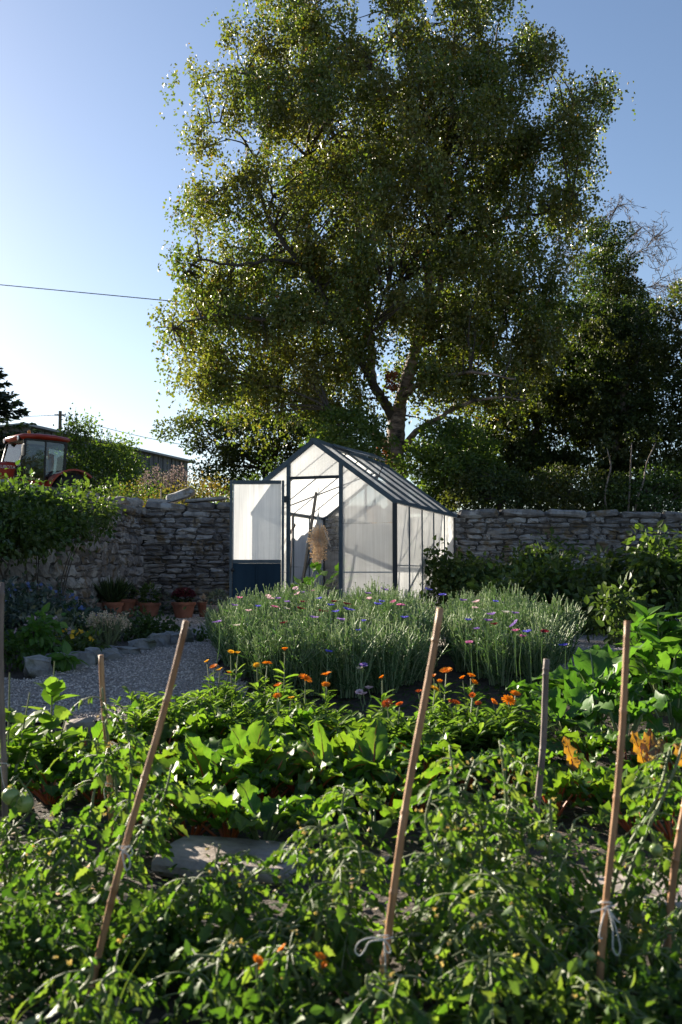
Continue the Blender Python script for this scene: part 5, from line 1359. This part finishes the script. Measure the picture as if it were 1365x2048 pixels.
for i, (a, Y, h) in enumerate([(300, 5.35, .24), (335, 5.15, .24), (375, 5.3, .26), (345, 5.45, .22), (400, 5.05, .22), (430, 5.35, .24), (470, 5.15, .22), (500, 5.25, .22), (530, 5.0, .2), (590, 5.1, .2), (640, 5.05, .2), (690, 5.15, .18), (735, 5.0, .16), (790, 5.0, .2), (835, 5.1, .22), (860, 4.9, .22), (915, 5.0, .22), (960, 5.1, .22), (1000, 5.1, .2), (1050, 5.0, .2), (700, 5.2, .16), (285, 5.0, .22), (445, 5.55, .2), (620, 5.25, .18), (1035, 5.2, .2)]):
    lab = 'bright leafy marigold plant without open flowers in the sunny row before the cornflowers'
    Y = Y - .32 if a > 520 else Y - .18
    strap_plant(lab, (GX(a, Y), Y, gz(0, Y)), [], 11, h * .90, .16, 540 + i, 'leafy marigold plants without flowers')

# ------------------------------------------------------------------ big-leaved plants: chard, beet, squash
def bigleaf(lm, sm, base, az, pet, L, W, el0, bend, r2, lobes=0.0, ruffle=.012, rs=.005, roll=0.0, cup=.25, smat=0):
    """Stalk rising at el0, blade arching over by bend; both written into the given meshes."""
    nS, nB = 4, 9; h = np.array((math.cos(az), math.sin(az), 0.0)); p = np.asarray(base, float); el = el0; pts = [p.copy()]; els = [el]
    for k in range(nS): p = p + (h * math.cos(el) + np.array((0, 0, math.sin(el)))) * pet / nS; pts.append(p.copy()); el -= bend * .12 / nS
    rows = [(p.copy(), el)]
    for k in range(nB): el -= bend / nB; p = p + (h * math.cos(el) + np.array((0, 0, math.sin(el)))) * L / nB; rows.append((p.copy(), el))
    side = np.cross(h, (0, 0, 1)); side = side * math.cos(roll) + np.array((0, 0, 1)) * math.sin(roll)
    V, UV = [], []; us = np.array([-1, -.66, -.33, 0, .33, .66, 1.0])
    for i, (q, e) in enumerate(rows):
        t = i / nB; up = -h * math.sin(e) + np.array((0, 0, math.cos(e)))
        w = W * .5 * (math.sin(math.pi * min(1, .06 + .94 * t) ** .78) ** .72 if t < 1 else .02) * (1 + lobes * math.sin(t * 17)) + .002
        for u in us:
            z = cup * abs(u) ** 1.6 * w + ruffle * u * u * math.sin(t * 19 + u * 4 + az * 3) + r2.normal(0, ruffle * .35)
            V.append(q + side * u * w + up * z); UV.append((u * .5 + .5, t))
    F = [(i * 7 + j, i * 7 + j + 1, (i + 1) * 7 + j + 1, (i + 1) * 7 + j) for i in range(nB) for j in range(6)]
    lm.add(np.array(V), np.array(F), smat, np.array(UV))
    ribs = [pts[0], pts[1], pts[2], pts[3], pts[4]] + [rows[k][0] - np.array((0, 0, .002)) for k in (2, 4, 6, 8)]
    tube(sm, np.array(ribs), np.linspace(rs * 1.25, rs * .25, 9), 5, caps=False)
def rosette(label, base, n, L, W, pet, mat, stalk, seed, name='chard_plant', cat='chard', group=None, lobes=0.0, ruffle=.012, el=(.75, 1.4), bend=(.7, 1.7), rs=.005, azs=None, extra=None):
    r2 = np.random.default_rng(seed); t = thing(name, label, cat, base, 0, group); lm, sm = MB(), MB()
    for k in range(n):
        az = k * 2.4 + r2.normal(0, .35) if azs is None else azs[k]; f = r2.uniform(.7, 1.15)
        bigleaf(lm, sm, (math.cos(az) * .015, math.sin(az) * .015, 0), az, pet * r2.uniform(.6, 1.2), L * f, W * f * r2.uniform(.85, 1.1), r2.uniform(*el), r2.uniform(*bend), r2, lobes, ruffle, rs, r2.normal(0, .3))
    lm.build('foliage', M[mat], t, smooth=True); sm.build('stalk', M[stalk], t, smooth=True)
    if extra:
        for (mt, k, L2, W2) in extra:
            lm, sm = MB(), MB(); bigleaf(lm, sm, (0, 0, 0), k, pet * 1.1, L2, W2, 1.35, .5, r2, lobes, ruffle, rs, r2.normal(0, .3)); lf = lm.build('leaf', M[mt], t, smooth=True); sm.build('midrib', M['red_stem'], lf, smooth=True)
    return t
rng = np.random.default_rng(99)
ch_lab = {0: 'beet plant with one large upright red-veined leaf near the leaning cane', 3: 'beet plant showing two erect leaves with dark red midribs', 6: 'beet plant with broad pale green leaves in the centre of the row', 9: 'beet plant with a curled silvery-backed leaf close to the thick cane'}
spots = []
for Y, xs_ in ((4.75, (330, 395, 455, 520, 580, 640, 700, 760, 820)), (4.35, (300, 365, 425, 490, 560, 625, 690, 755, 815)), (3.95, (335, 410, 480, 545, 615, 685, 760, 830)), (3.6, (300, 390, 470, 550, 640, 730))):
    for a in xs_: spots.append((a + rng.normal(0, 12), Y + rng.normal(0, .07)))
for (a, Y) in ((70, 4.8), (130, 4.5), (190, 4.7), (235, 4.4), (30, 4.4), (110, 4.1), (200, 4.1), (260, 4.9)): spots.append((a, Y))
for i, (a, Y) in enumerate(spots):
    big = a < 860
    lab = 'green beet plant with dark-stalked leaves in the crowded row before the marigolds'; g = 'beet plants in the crowded row'
    if a < 280: lab, g = 'green leafy beet plant in the crowded patch between gravel and leaning cane', 'beet plants near the gravel edge'
    rosette(lab, (GX(a, Y), Y, gz(0, Y)), int(rng.integers(11, 15)), .145, .088, .115, 'chard', 'red_stem' if rng.random() < .6 else 'stem', 600 + i, 'beet_plant', 'beet', g, ruffle=.010)
for i, (a, Y, lab, az) in enumerate(((425, 4.0, ch_lab[0], 2.6), (505, 4.2, ch_lab[3], 1.2), (655, 4.15, ch_lab[6], 1.9), (745, 4.2, ch_lab[9], 1.4))):
    rosette(lab, (GX(a, Y), Y, gz(0, Y)), 10, .155, .098, .13, 'chard', 'red_stem', 680 + i, 'beet_plant', 'beet', 'standout beet plants', ruffle=.011, extra=[('chard', az, .185, .115), ('chard', az + 1.3, .165, .10)])
for i, (a, Y, n, lab, ex) in enumerate(((1150, 4.1, 9, 'chard plant with one ruffled yellow-orange leaf left of the slender bamboo cane', [('chard_yellow', 1.9, .14, .06)]), (1290, 4.2, 9, 'chard plant with large amber crinkled leaves behind the tall right cane', [('chard_yellow', 1.2, .15, .07), ('chard_yellow', 2.0, .14, .06), ('chard_yellow', .5, .11, .06)]), (1385, 4.0, 8, 'chard plant with a deep red-orange leaf at the photo edge', [('chard_yellow', 2.2, .14, .08)]),
                                        (1205, 3.9, 9, 'green chard plant with curled leaves right below the yellow-orange leaf', []), (1100, 3.9, 9, 'green chard plant at the foot of the grey slender cane', []), (1260, 3.7, 9, 'green chard plant with grey-backed leaves beside the tall right cane', []), (1335, 3.6, 8, 'green chard plant with a withered grey leaf near the slanting stalk', []), (1010, 4.2, 8, 'green chard plant between marigolds and the grey slender cane', []), (930, 4.3, 8, 'green chard plant below the dark red marigold heads', []), (1170, 4.55, 9, 'green chard plant in the shade between squash stalks and the yellow-orange leaf', []), (1250, 4.5, 9, 'green chard plant between the squash stalks and the tall right cane', []), (1330, 4.6, 8, 'green chard plant just behind the amber crinkled leaves', []), (1060, 4.4, 8, 'green chard plant left of the grey slender cane under the squash', []))):
    rosette(lab, (GX(a, Y), Y, gz(0, Y)), n + 4, .14, .080, .12, 'chard', 'red_stem', 700 + i, 'chard_plant', 'chard', None, ruffle=.014, lobes=.015, extra=ex)
for i, (a, Y, n, L, W, pet, lab) in enumerate(((1130, 5.0, 8, .30, .24, .20, 'squash plant with broad dark leaves beside the grey slender cane'), (1185, 5.3, 9, .36, .25, .24, 'squash plant with a long arched upright leaf above the yellow-orange chard'), (1240, 4.9, 7, .26, .20, .2, 'squash plant with oval light green leaves left of the tall right cane'),
                                               (1320, 5.6, 9, .26, .22, .32, 'leafy squash plant rising highest beside the raspberries'), (1395, 5.4, 8, .28, .24, .3, 'squash plant at the photo edge with jagged pale leaves'), (1340, 5.0, 8, .22, .19, .22, 'lower squash plant with pointed bright leaves behind the amber chard'), (1105, 5.5, 6, .24, .20, .14, 'small squash plant tucked against the cornflower clump'))):
    rosette(lab, (GX(a, Y), Y, gz(0, Y)), n + 5, L * .70, W * .64, pet, 'squash', 'pale_stem', 730 + i, 'squash_plant', 'squash', None, lobes=.035, ruffle=.016, el=(.9, 1.4), bend=(.8, 1.6), rs=.007)
for i, (a, Y, lab) in enumerate(((1310, 5.9, 'leafy green cabbage-like plant at the back of the squash patch'), (1375, 6.0, 'leafy green plant near the raspberry bush at the photo edge'))):
    strap_plant(lab, (GX(a, Y), Y, gz(0, Y)), [], 16, .50, .30, 760 + i, None, name='leafy_plant', mat='squash', cat='plant', lsz=(.10, .17), T=T_OVATE, per=14)
strap_plant('tall lit leafy plant with long pointed leaves by the gravel near the left canes', (GX(100, 4.3), 4.3, gz(0, 4.3)), [P(110, 1322, 4.3)], 7, .30, .14, 770, None, name='leafy_plant', mat='marigold_leaf', cat='plant', lsz=(.08, .14), T=T_OVATE, per=12)
strap_plant('bushy lit leafy plant beside the cane at the photo edge', (GX(25, 4.0), 4.0, gz(0, 4.0)), [P(20, 1345, 4.0), P(60, 1385, 4.0)], 9, .30, .16, 771, None, name='leafy_plant', mat='chard', cat='plant', lsz=(.06, .11), T=T_OVATE, per=14)
# indoor plants of the greenhouse
for i, (p, n, L, lab) in enumerate(((P(600, 1190, 12.6), 9, .20, 'leafy green plant just inside the greenhouse doorway'), (P(640, 1190, 12.9), 10, .20, 'bushy green plant below the dried bunch inside the greenhouse'), (ghw(-.3, .45, .3), 6, .2, 'grey-green plant pressed behind the cloudy gable panel'))):
    rosette(lab, (p[0], p[1], 0), n + (5 if i < 2 else 0), L if i < 2 else .12, .17 if i < 2 else .10, .58 if i < 2 else .16, 'squash', 'stem', 780 + i, 'greenhouse_plant', 'plant', None, lobes=.08, el=(.9, 1.45))

#==FRONT==
# ------------------------------------------------------------------ canes, ties, slabs
def cane(label, a, b, Y, r, mat, seed, group='bamboo canes standing in the vegetable bed', knots=5):
    r2 = np.random.default_rng(seed); p, q = P(*a, Y), P(*b, Y); q = p + (q - p) * (p[2] - gz(0, Y) + .03) / (p[2] - q[2])
    t = thing('bamboo_cane', label, 'cane', q); m = MB(); n = 26; s = np.linspace(0, 1, n)
    ks = np.sort(r2.uniform(.06, .97, knots)); path = [q + (p - q) * v + np.array((r2.normal(0, .0015), r2.normal(0, .0015), 0)) for v in s]
    all_s = np.sort(np.concatenate([s, ks, ks - .006, ks + .006])); pts = np.array([q + (p - q) * v + np.array((math.sin(v * 7 + seed) * .004, 0, 0)) for v in all_s])
    rad = np.array([r * (1.0 - .12 * v) * (1.0 + (.22 if np.min(abs(ks - v)) < .002 else 0)) for v in all_s])
    tube(m, pts - q, rad, 10, jitter=.03); m.build('pole', M[mat], t, smooth=True); return t
cane('tall thick reddish bamboo cane leaning right in the middle of the bed', (878, 1216), (770, 1905), 2.15, .0084, 'cane', 1)
cane('long reddish bamboo cane with a ragged top leaning right above the stone slab', (372, 1242), (206, 1880), 2.25, .0080, 'cane', 2)
cane('tall reddish bamboo cane with a clear knot, right of the grey slender cane', (1258, 1242), (1204, 1955), 2.1, .0078, 'cane', 3)
cane('slender grey bamboo cane with a darkened top beside the squash leaves', (1096, 1318), (1072, 1675), 3.6, .0125, 'cane_grey', 4, knots=3)
cane('short pale cane half hidden by a broad tomato leaf', (204, 1310), (226, 1705), 3.4, .0105, 'cane', 5, knots=3)
cane('thin grey cane cut by the photo edge beside the two green tomatoes', (3, 1165), (9, 1722), 3.3, .0105, 'cane_grey', 6)
cane('bamboo cane at the lower photo edge with a dark string', (1375, 1560), (1326, 1950), 2.4, .0095, 'cane', 7, knots=3)
def tie(label, a, b_, Y, loops, seed, mat='string', r=.0015):
    c = P(a, b_, Y); m = MB(); k = Y / 2000.0
    for pts in loops:
        tube(m, spline([(x * k, -.012 + z, -y * k) for x, y, z in pts], 6), r, 6)
    tag(m.build('string_tie', M[mat], loc=tuple(c), smooth=True), label, 'string', 'string ties on the canes')
ring = [(math.cos(v) * 12, math.sin(v) * 5, .012 + math.sin(v) * .012) for v in np.linspace(0, 6.28, 9)]
tie('white string bow with one long hanging end on the thick middle cane', 768, 1872, 2.15, [[(18, -2, 0), (0, 0, -.006), (-25, -4, -.01), (-48, 4, -.01), (-56, 20, -.01), (-48, 30, -.01), (-38, 20, -.01), (-28, 4, -.01), (0, 0, -.01)], [(0, 0, -.01), (10, 12, -.01), (12, 24, -.01), (4, 22, -.01), (0, 4, -.01)], [(0, 0, -.01), (2, 50, -.012), (0, 110, -.01)], ring], 1)
tie('white string bow with two long loops on the tall right cane', 1211, 1806, 2.1, [[(-32, 14, 0), (-10, 6, -.006), (0, 0, -.008), (16, 0, -.006)], [(0, 2, -.01), (8, 40, -.01), (8, 78, -.01), (16, 92, -.01), (22, 78, -.01), (14, 40, -.01), (2, 4, -.01)], [(0, 2, -.01), (14, 24, -.01), (22, 30, -.01)], [(-4, 4, -.01), (-14, 34, -.01), (-18, 58, -.01), (-12, 60, -.01)], ring], 2)
tie('pale string knot with a hanging loop on the leaning left cane', 247, 1695, 2.25, [[(-8, -4, 0), (0, 0, -.006), (10, 4, 0)], [(2, 2, -.01), (14, 10, -.01), (18, 30, -.01), (10, 38, -.01), (6, 24, -.01), (2, 4, -.01)], [(2, 2, -.01), (16, -8, -.01), (22, 6, -.01), (12, 14, -.01)], ring], 3)
tie('pale twisted string loop on the short pale cane', 214, 1570, 3.4, [[(0, -30, -.01), (-5, -20, -.01), (2, -8, -.01), (-2, 8, -.01), (0, 24, -.01)], [(0, 24, -.01), (4, 40, -.01), (12, 20, -.01), (8, 0, -.01)], ring], 4)
tie('dark grey string end hanging from the cane at the lower photo edge', 1333, 1868, 2.4, [[(0, 0, 0), (-10, 8, -.01), (-14, 30, -.01), (-12, 50, -.01)], ring], 5, 'cane_grey')
tie('thin string wrapped round the cane at the photo edge', 6, 1530, 3.3, [ring, [(0, 0, -.01), (4, 24, -.01), (10, 44, -.01)]], 6)
def slab(label, c, size, rz, seed):
    mb = MB(); stone(mb, (0, 0, 0), size, rotz(rz), .018, rng=np.random.default_rng(seed)); tag(mb.build('stone_slab', M['slab'], loc=tuple(c)), label, 'stone', 'flat stepping slabs in the vegetable bed')
slab('flat sandy stepping slab lying behind the low tomatoes left of the thick cane', (GX(470, 3.35), 3.35, gz(0, 3.35) + .015), (.50, .34, .07), R(-12), 1)
slab('flat stepping slab on the soil beside the tall right cane', (GX(1300, 3.0), 3.0, gz(0, 3.0) + .01), (.36, .30, .06), R(10), 3)
slab('small grey stone lying among the beet leaves near the gravel', (GX(165, 5.0), 5.0, gz(0, 5.0) + .05), (.16, .14, .16), R(20), 4)

# ------------------------------------------------------------------ tomato plants
def tomato(label, px, Y, tips, seed, nleaf=16, fruits=(), group=None, ll=.135, fl=3, lean=0):
    """tips: stem ends as photo sight-line points (px, py, Y)."""
    r2 = np.random.default_rng(seed); base = np.array((GX(px, Y), Y, gz(0, Y))); t = thing('tomato_plant', label, 'tomato plant', base, 0, group)
    m, l, fm = MB(), MB(), MB(); lp, la, ln, ls = [], [], [], []; fp = []
    nleaf = nleaf + 3
    for (a, b_, yy) in tips:
        e = P(a, b_, yy) - base
        p = spline([(0, 0, 0), e * .35 + np.array((r2.normal(0, .03), r2.normal(0, .02), .04)), e * .7 + np.array((r2.normal(0, .025), 0, .03)), e], 6); tube(m, p, np.linspace(.0062, .003, len(p)), 6)
        for k in range(nleaf):
            v = r2.uniform(.12, 1.0); i = v * (len(p) - 1); j = int(i); q = p[j] * (1 - i + j) + p[min(j + 1, len(p) - 1)] * (i - j)
            az = k * 2.4 + r2.normal(0, .4); L = ll * r2.uniform(.6, 1.2) * (1.1 - .45 * v); h = np.array((math.cos(az), math.sin(az), 0)); s = np.linspace(0, 1, 6); el = r2.uniform(.1, .7)
            rp = q + h[None] * (L * s)[:, None]; rp[:, 2] += L * (math.tan(el) * s * .6 - (.55 + .3 * r2.random()) * s * s); tube(m, rp, np.linspace(.0022, .0011, 6), 4, caps=False)
            sd = np.cross(h, (0, 0, 1))
            for (u, sg, sz) in ((.34, 1, .62), (.36, -1, .60), (.62, 1, .85), (.64, -1, .85), (.86, 1, .6), (.87, -1, .6), (1, 0, 1.0)):
                c = rp[0] * 0 + np.array([np.interp(u, s, rp[:, d]) for d in range(3)]); dn = np.array((0, 0, -.45 - .6 * r2.random()))
                ax = h * (.5 if sg else 1) + sd * sg * .9 + dn; lp.append(c); la.append(ax); ln.append(np.array((0, 0, .6)) + r2.normal(0, .6, 3)); ls.append(L * .40 * sz * r2.uniform(.85, 1.15))
        for k in range(1 if fl < 5 else 3):                              # small yellow blossoms on nodding trusses
            v = r2.uniform(.55, 1); q = p[int(v * (len(p) - 1))]; az = r2.uniform(0, 6.28); e2 = q + np.array((math.cos(az) * .06, math.sin(az) * .06, .02)); tube(m, spline([q, (q + e2) / 2 + np.array((0, 0, .02)), e2], 3), .0014, 4, caps=False)
            for _ in range(1 + int(r2.random() < .5)): fp.append(e2 + r2.normal(0, .014, 3))
    m.build('stem', M['stem'], t, smooth=True)
    leaves(l, np.array(lp), np.array(la), np.array(ln), np.array(ls), T_TOM); l.build('foliage', M['tomato'], t, smooth=True)
    if fp:
        fp = np.repeat(np.array(fp), 5, 0); leaves(fm, fp, rnd_dirs(len(fp), r2) + np.array((0, 0, -.6)), rnd_dirs(len(fp), r2), .0080, T_DIA); fm.build('blossom', M['pale_yellow'], t)
    for (a, b_, yy, r) in fruits:
        c = P(a, b_, yy) - base; f = MB(); lathe(f, [(.001, -r * .93), (r * .55, -r * .85), (r * .93, -r * .35), (r, 0), (r * .93, r * .42), (r * .6, r * .78), (r * .15, r * .84)], 16); fo = f.build('tomato', M['tomato_green'], t, smooth=True, loc=tuple(c))
        s = MB(); an = np.arange(5) * 1.2566; ax = np.stack([np.cos(an), np.sin(an), np.full(5, .15)], 1); leaves(s, np.tile((0, 0, r * .84), (5, 1)), ax, np.tile((0, 0, 1.0), (5, 1)), r * .8, T_NARROW, wid=2); s.build('calyx', M['stem'], fo)
        s = MB(); tube(s, spline([(0, 0, r * .8), (.004, 0, r * 1.5), (.02, .01, r * 2.4)], 3), .0016, 4); s.build('stalk', M['stem'], fo)
    return t
tomato('tomato plant with a bare upright leafy tip tied to the short pale cane', 232, 3.3, [(205, 1375, 3.3), (245, 1430, 3.2), (190, 1480, 3.3)], 800, 9, ll=.17)
tomato('tomato plant bearing two large green tomatoes at the photo edge', 30, 3.0, [(40, 1560, 3.0), (10, 1640, 2.9), (70, 1690, 2.9)], 801, 10, fruits=[(22, 1592, 2.95, .026), (48, 1606, 3.0, .029)])
tomato('tomato plant climbing the leaning left cane with its truss of yellow blossoms', 225, 2.7, [(345, 1530, 2.75), (285, 1560, 2.7), (300, 1640, 2.6)], 802, 11)
tomato('low tomato plant on open soil between the two left canes', 120, 2.75, [(125, 1625, 2.75), (90, 1690, 2.7), (165, 1650, 2.7)], 803, 9)
tomato('short tomato plant growing close before the leaning left cane foot', 330, 2.45, [(330, 1780, 2.45), (300, 1830, 2.4), (370, 1750, 2.4)], 804, 12)
tomato('tomato plant whose shoots cross in front of the sandy slab', 470, 2.5, [(440, 1690, 2.5), (500, 1700, 2.5), (400, 1760, 2.45), (530, 1735, 2.4)], 805, 13, fl=4)
tomato('tomato plant with grey-green curled shoots topped by wilting blossoms', 640, 2.55, [(690, 1575, 2.6), (640, 1640, 2.55), (590, 1700, 2.5), (720, 1650, 2.6)], 806, 13, fl=6)
tomato('bushy tomato plant just left of the thick middle cane', 680, 2.35, [(690, 1720, 2.35), (660, 1790, 2.3), (715, 1690, 2.4), (620, 1810, 2.3)], 807, 13)
tomato('tall tomato plant directly right of the thick middle cane with two pale small fruits', 870, 2.5, [(900, 1490, 2.6), (865, 1580, 2.5), (950, 1520, 2.6), (865, 1690, 2.45), (930, 1620, 2.5)], 808, 13, fruits=[(891, 1724, 2.4, .013), (1083, 1690, 2.45, .012)], fl=5)
tomato('tomato plant with yellow blossoms between the thick cane and the grey cane', 990, 2.65, [(1000, 1480, 2.7), (1050, 1530, 2.7), (960, 1590, 2.6), (1020, 1610, 2.6)], 809, 13, fl=6)
tomato('spreading tomato plant with one pale fruit high under its leaves', 1080, 2.5, [(1100, 1600, 2.5), (1060, 1680, 2.45), (1150, 1640, 2.5), (1130, 1720, 2.4)], 810, 13, fruits=[(1112, 1675, 2.45, .014)], fl=5)
tomato('tomato plant with one long slanting bare stalk crossing the tall right cane', 1190, 2.5, [(1380, 1440, 2.6), (1340, 1500, 2.6), (1180, 1700, 2.45)], 811, 7, fl=5)
tomato('tomato plant with a round cream-green fruit hanging beside the tall right cane', 1290, 2.5, [(1300, 1660, 2.5), (1340, 1700, 2.5), (1360, 1640, 2.5)], 812, 11, fruits=[(1313, 1699, 2.4, .0155)])
tomato('tomato plant with two small green fruits low at the foot of the tall right cane', 1170, 2.35, [(1150, 1850, 2.35), (1240, 1870, 2.35), (1110, 1860, 2.35)], 813, 13, fruits=[(1182, 1912, 2.1, .012), (1157, 1928, 2.1, .012)])
tomato('dark tomato plant at the lower photo edge beside the string-hung cane', 1370, 2.2, [(1350, 1860, 2.2), (1390, 1800, 2.2), (1310, 1900, 2.15)], 814, 10)
for i, (px, Y, tp) in enumerate(((560, 2.3, [(560, 1840, 2.3), (520, 1870, 2.25), (600, 1850, 2.3)]), (870, 2.35, [(870, 1850, 2.35), (910, 1860, 2.35), (840, 1870, 2.35)]), (960, 2.25, [(960, 1730, 2.25), (1000, 1770, 2.2), (920, 1790, 2.2)]), (1060, 2.2, [(1060, 1820, 2.2), (1100, 1840, 2.2), (1020, 1860, 2.15)]), (430, 2.2, [(430, 1880, 2.2), (390, 1910, 2.15), (470, 1890, 2.2)]), (590, 2.1, [(590, 1890, 2.1), (560, 1910, 2.1)]), (205, 1.98, [(185, 1925, 1.98), (235, 1940, 1.98)]), (770, 1.98, [(735, 1950, 1.98), (805, 1950, 1.98)]), (1200, 1.95, [(1175, 1975, 1.95), (1235, 1985, 1.95)]), (930, 2.05, [(930, 1900, 2.05), (960, 1920, 2.05), (980, 1900, 2.0)]))):
    tomato('leafy tomato plant packed in the low front rank of the vegetable bed', px, Y, tp, 830 + i, 9, group='tomato plants of the low front rank')

# ------------------------------------------------------------------ French marigolds, herbs and weeds at the front
for i, (a, b_, Y, lab) in enumerate(((515, 1922, 2.05, 'shaded French marigold with a drooping orange bloom under the tomatoes'), (566, 1898, 2.1, 'shaded French marigold with a flat orange bloom nearest the thick cane'), (640, 1915, 2.1, 'dim French marigold with dull orange bloom below the string bow'))):
    p = P(a, b_, Y); strap_plant(lab, (p[0], Y + .02, gz(0, Y)), [p - np.array((0, 0, .008))], 5, .12, .10, 860 + i, None, [(p, 'orange', .012, .5), (p + np.array((.010, .01, -.02)), 'orange', .010, .4)], name='french_marigold', mat='weed', lsz=(.03, .05), per=9)
herbs = [('clump of small round-leaved herb with yellow-green tips in the lower corner', 50, 2.35, .2, .2, 'weed'), ('second round-leaved herb clump between the corner clump and the leaning cane', 140, 2.35, .18, .13, 'weed'), ('dark round-leaved herb clump at the foot of the leaning left cane', 255, 2.4, .18, .13, 'weed'), ('tiny-leaved shaded weed clump left of the white string bow', 590, 1.95, .20, .09, 'weed'), ('light green weed sprig by the lower edge under the right cane', 1130, 1.95, .12, .11, 'shrub_bright'), ('low weed clump at the lower right corner of the bed', 1330, 2.05, .18, .12, 'weed')]
for i, (lab, a, Y, w, h, mt) in enumerate(herbs):
    shrub('herb_clump', lab, 'herb', G(a, Y), [(0, 0, h * .5, w, w * .7, h * .5)] + [(rng.uniform(-w, w) * .7, rng.uniform(-.1, .1), h * .8, .04, .04, h * .3) for _ in range(6)], 620, .028, mt, 880 + i, spread=.07, stems=14, stem='stem', sr=.003)
for i, (lab, tips) in enumerate((('tall grass blade tuft curving up in front of the leaning cane', [(285, 1912), (230, 1950), (270, 1900)]), ('grass tuft with a long bent blade in the lower corner', [(100, 2003), (20, 2005), (60, 1985)]))):
    Y = 1.9; b = G(215 if i == 0 else 0, Y); t = thing('grass_tuft', lab, 'grass', b); m = MB()
    for (a, b_) in tips:
        for k in range(1):
            e = P(a + rng.normal(0, 14), b_ + rng.normal(0, 12) + k * 14, Y) - b; q = spline([(0, 0, 0), e * .55 + np.array((-.01, 0, .03)), e], 5); w = np.linspace(.0026, .0005, len(q)); sd = np.array((.6, .8, 0))
            V = np.concatenate([q - sd * w[:, None], q + sd * w[:, None]]); n = len(q); m.add(V, np.array([(j, j + 1, n + j + 1, n + j) for j in range(n - 1)]))
    m.build('blade', M['grass'], t)
# ground cover: seedlings and fallen leaves over the soil, too many to count
rng = np.random.default_rng(42); n = 7500
x = rng.uniform(-1.6, 1.7, n); y = rng.uniform(1.7, 6.4, n); y = np.where((y > 5.1) & (x < -.6), y - 2.5, y); z = gza(y)
pos = np.stack([x, y, z + rng.uniform(0, .05, n) * (np.sin(x * 5 + y * 3) > -.3)], 1); ax = rng.normal(0, 1, (n, 3)); ax[:, 2] = rng.uniform(-.1, .7, n); nr = rng.normal(0, .4, (n, 3)); nr[:, 2] += 1
m = MB(); leaves(m, pos, ax, nr, rng.uniform(.015, .045, n), T_OVATE); tag(m.build('ground_weeds', M['weed']), kind='stuff')
n = 1500; x = rng.uniform(-1.6, 1.7, n); y = rng.uniform(1.8, 4.5, n); pos = np.stack([x, y, gza(y) + .012], 1); ax = rng.normal(0, 1, (n, 3)); ax[:, 2] *= .15; nr = rng.normal(0, .3, (n, 3)); nr[:, 2] += 1
m = MB(); leaves(m, pos, ax, nr, rng.uniform(.01, .035, n), T_OVATE); tag(m.build('leaf_litter', M['dried']), kind='stuff')
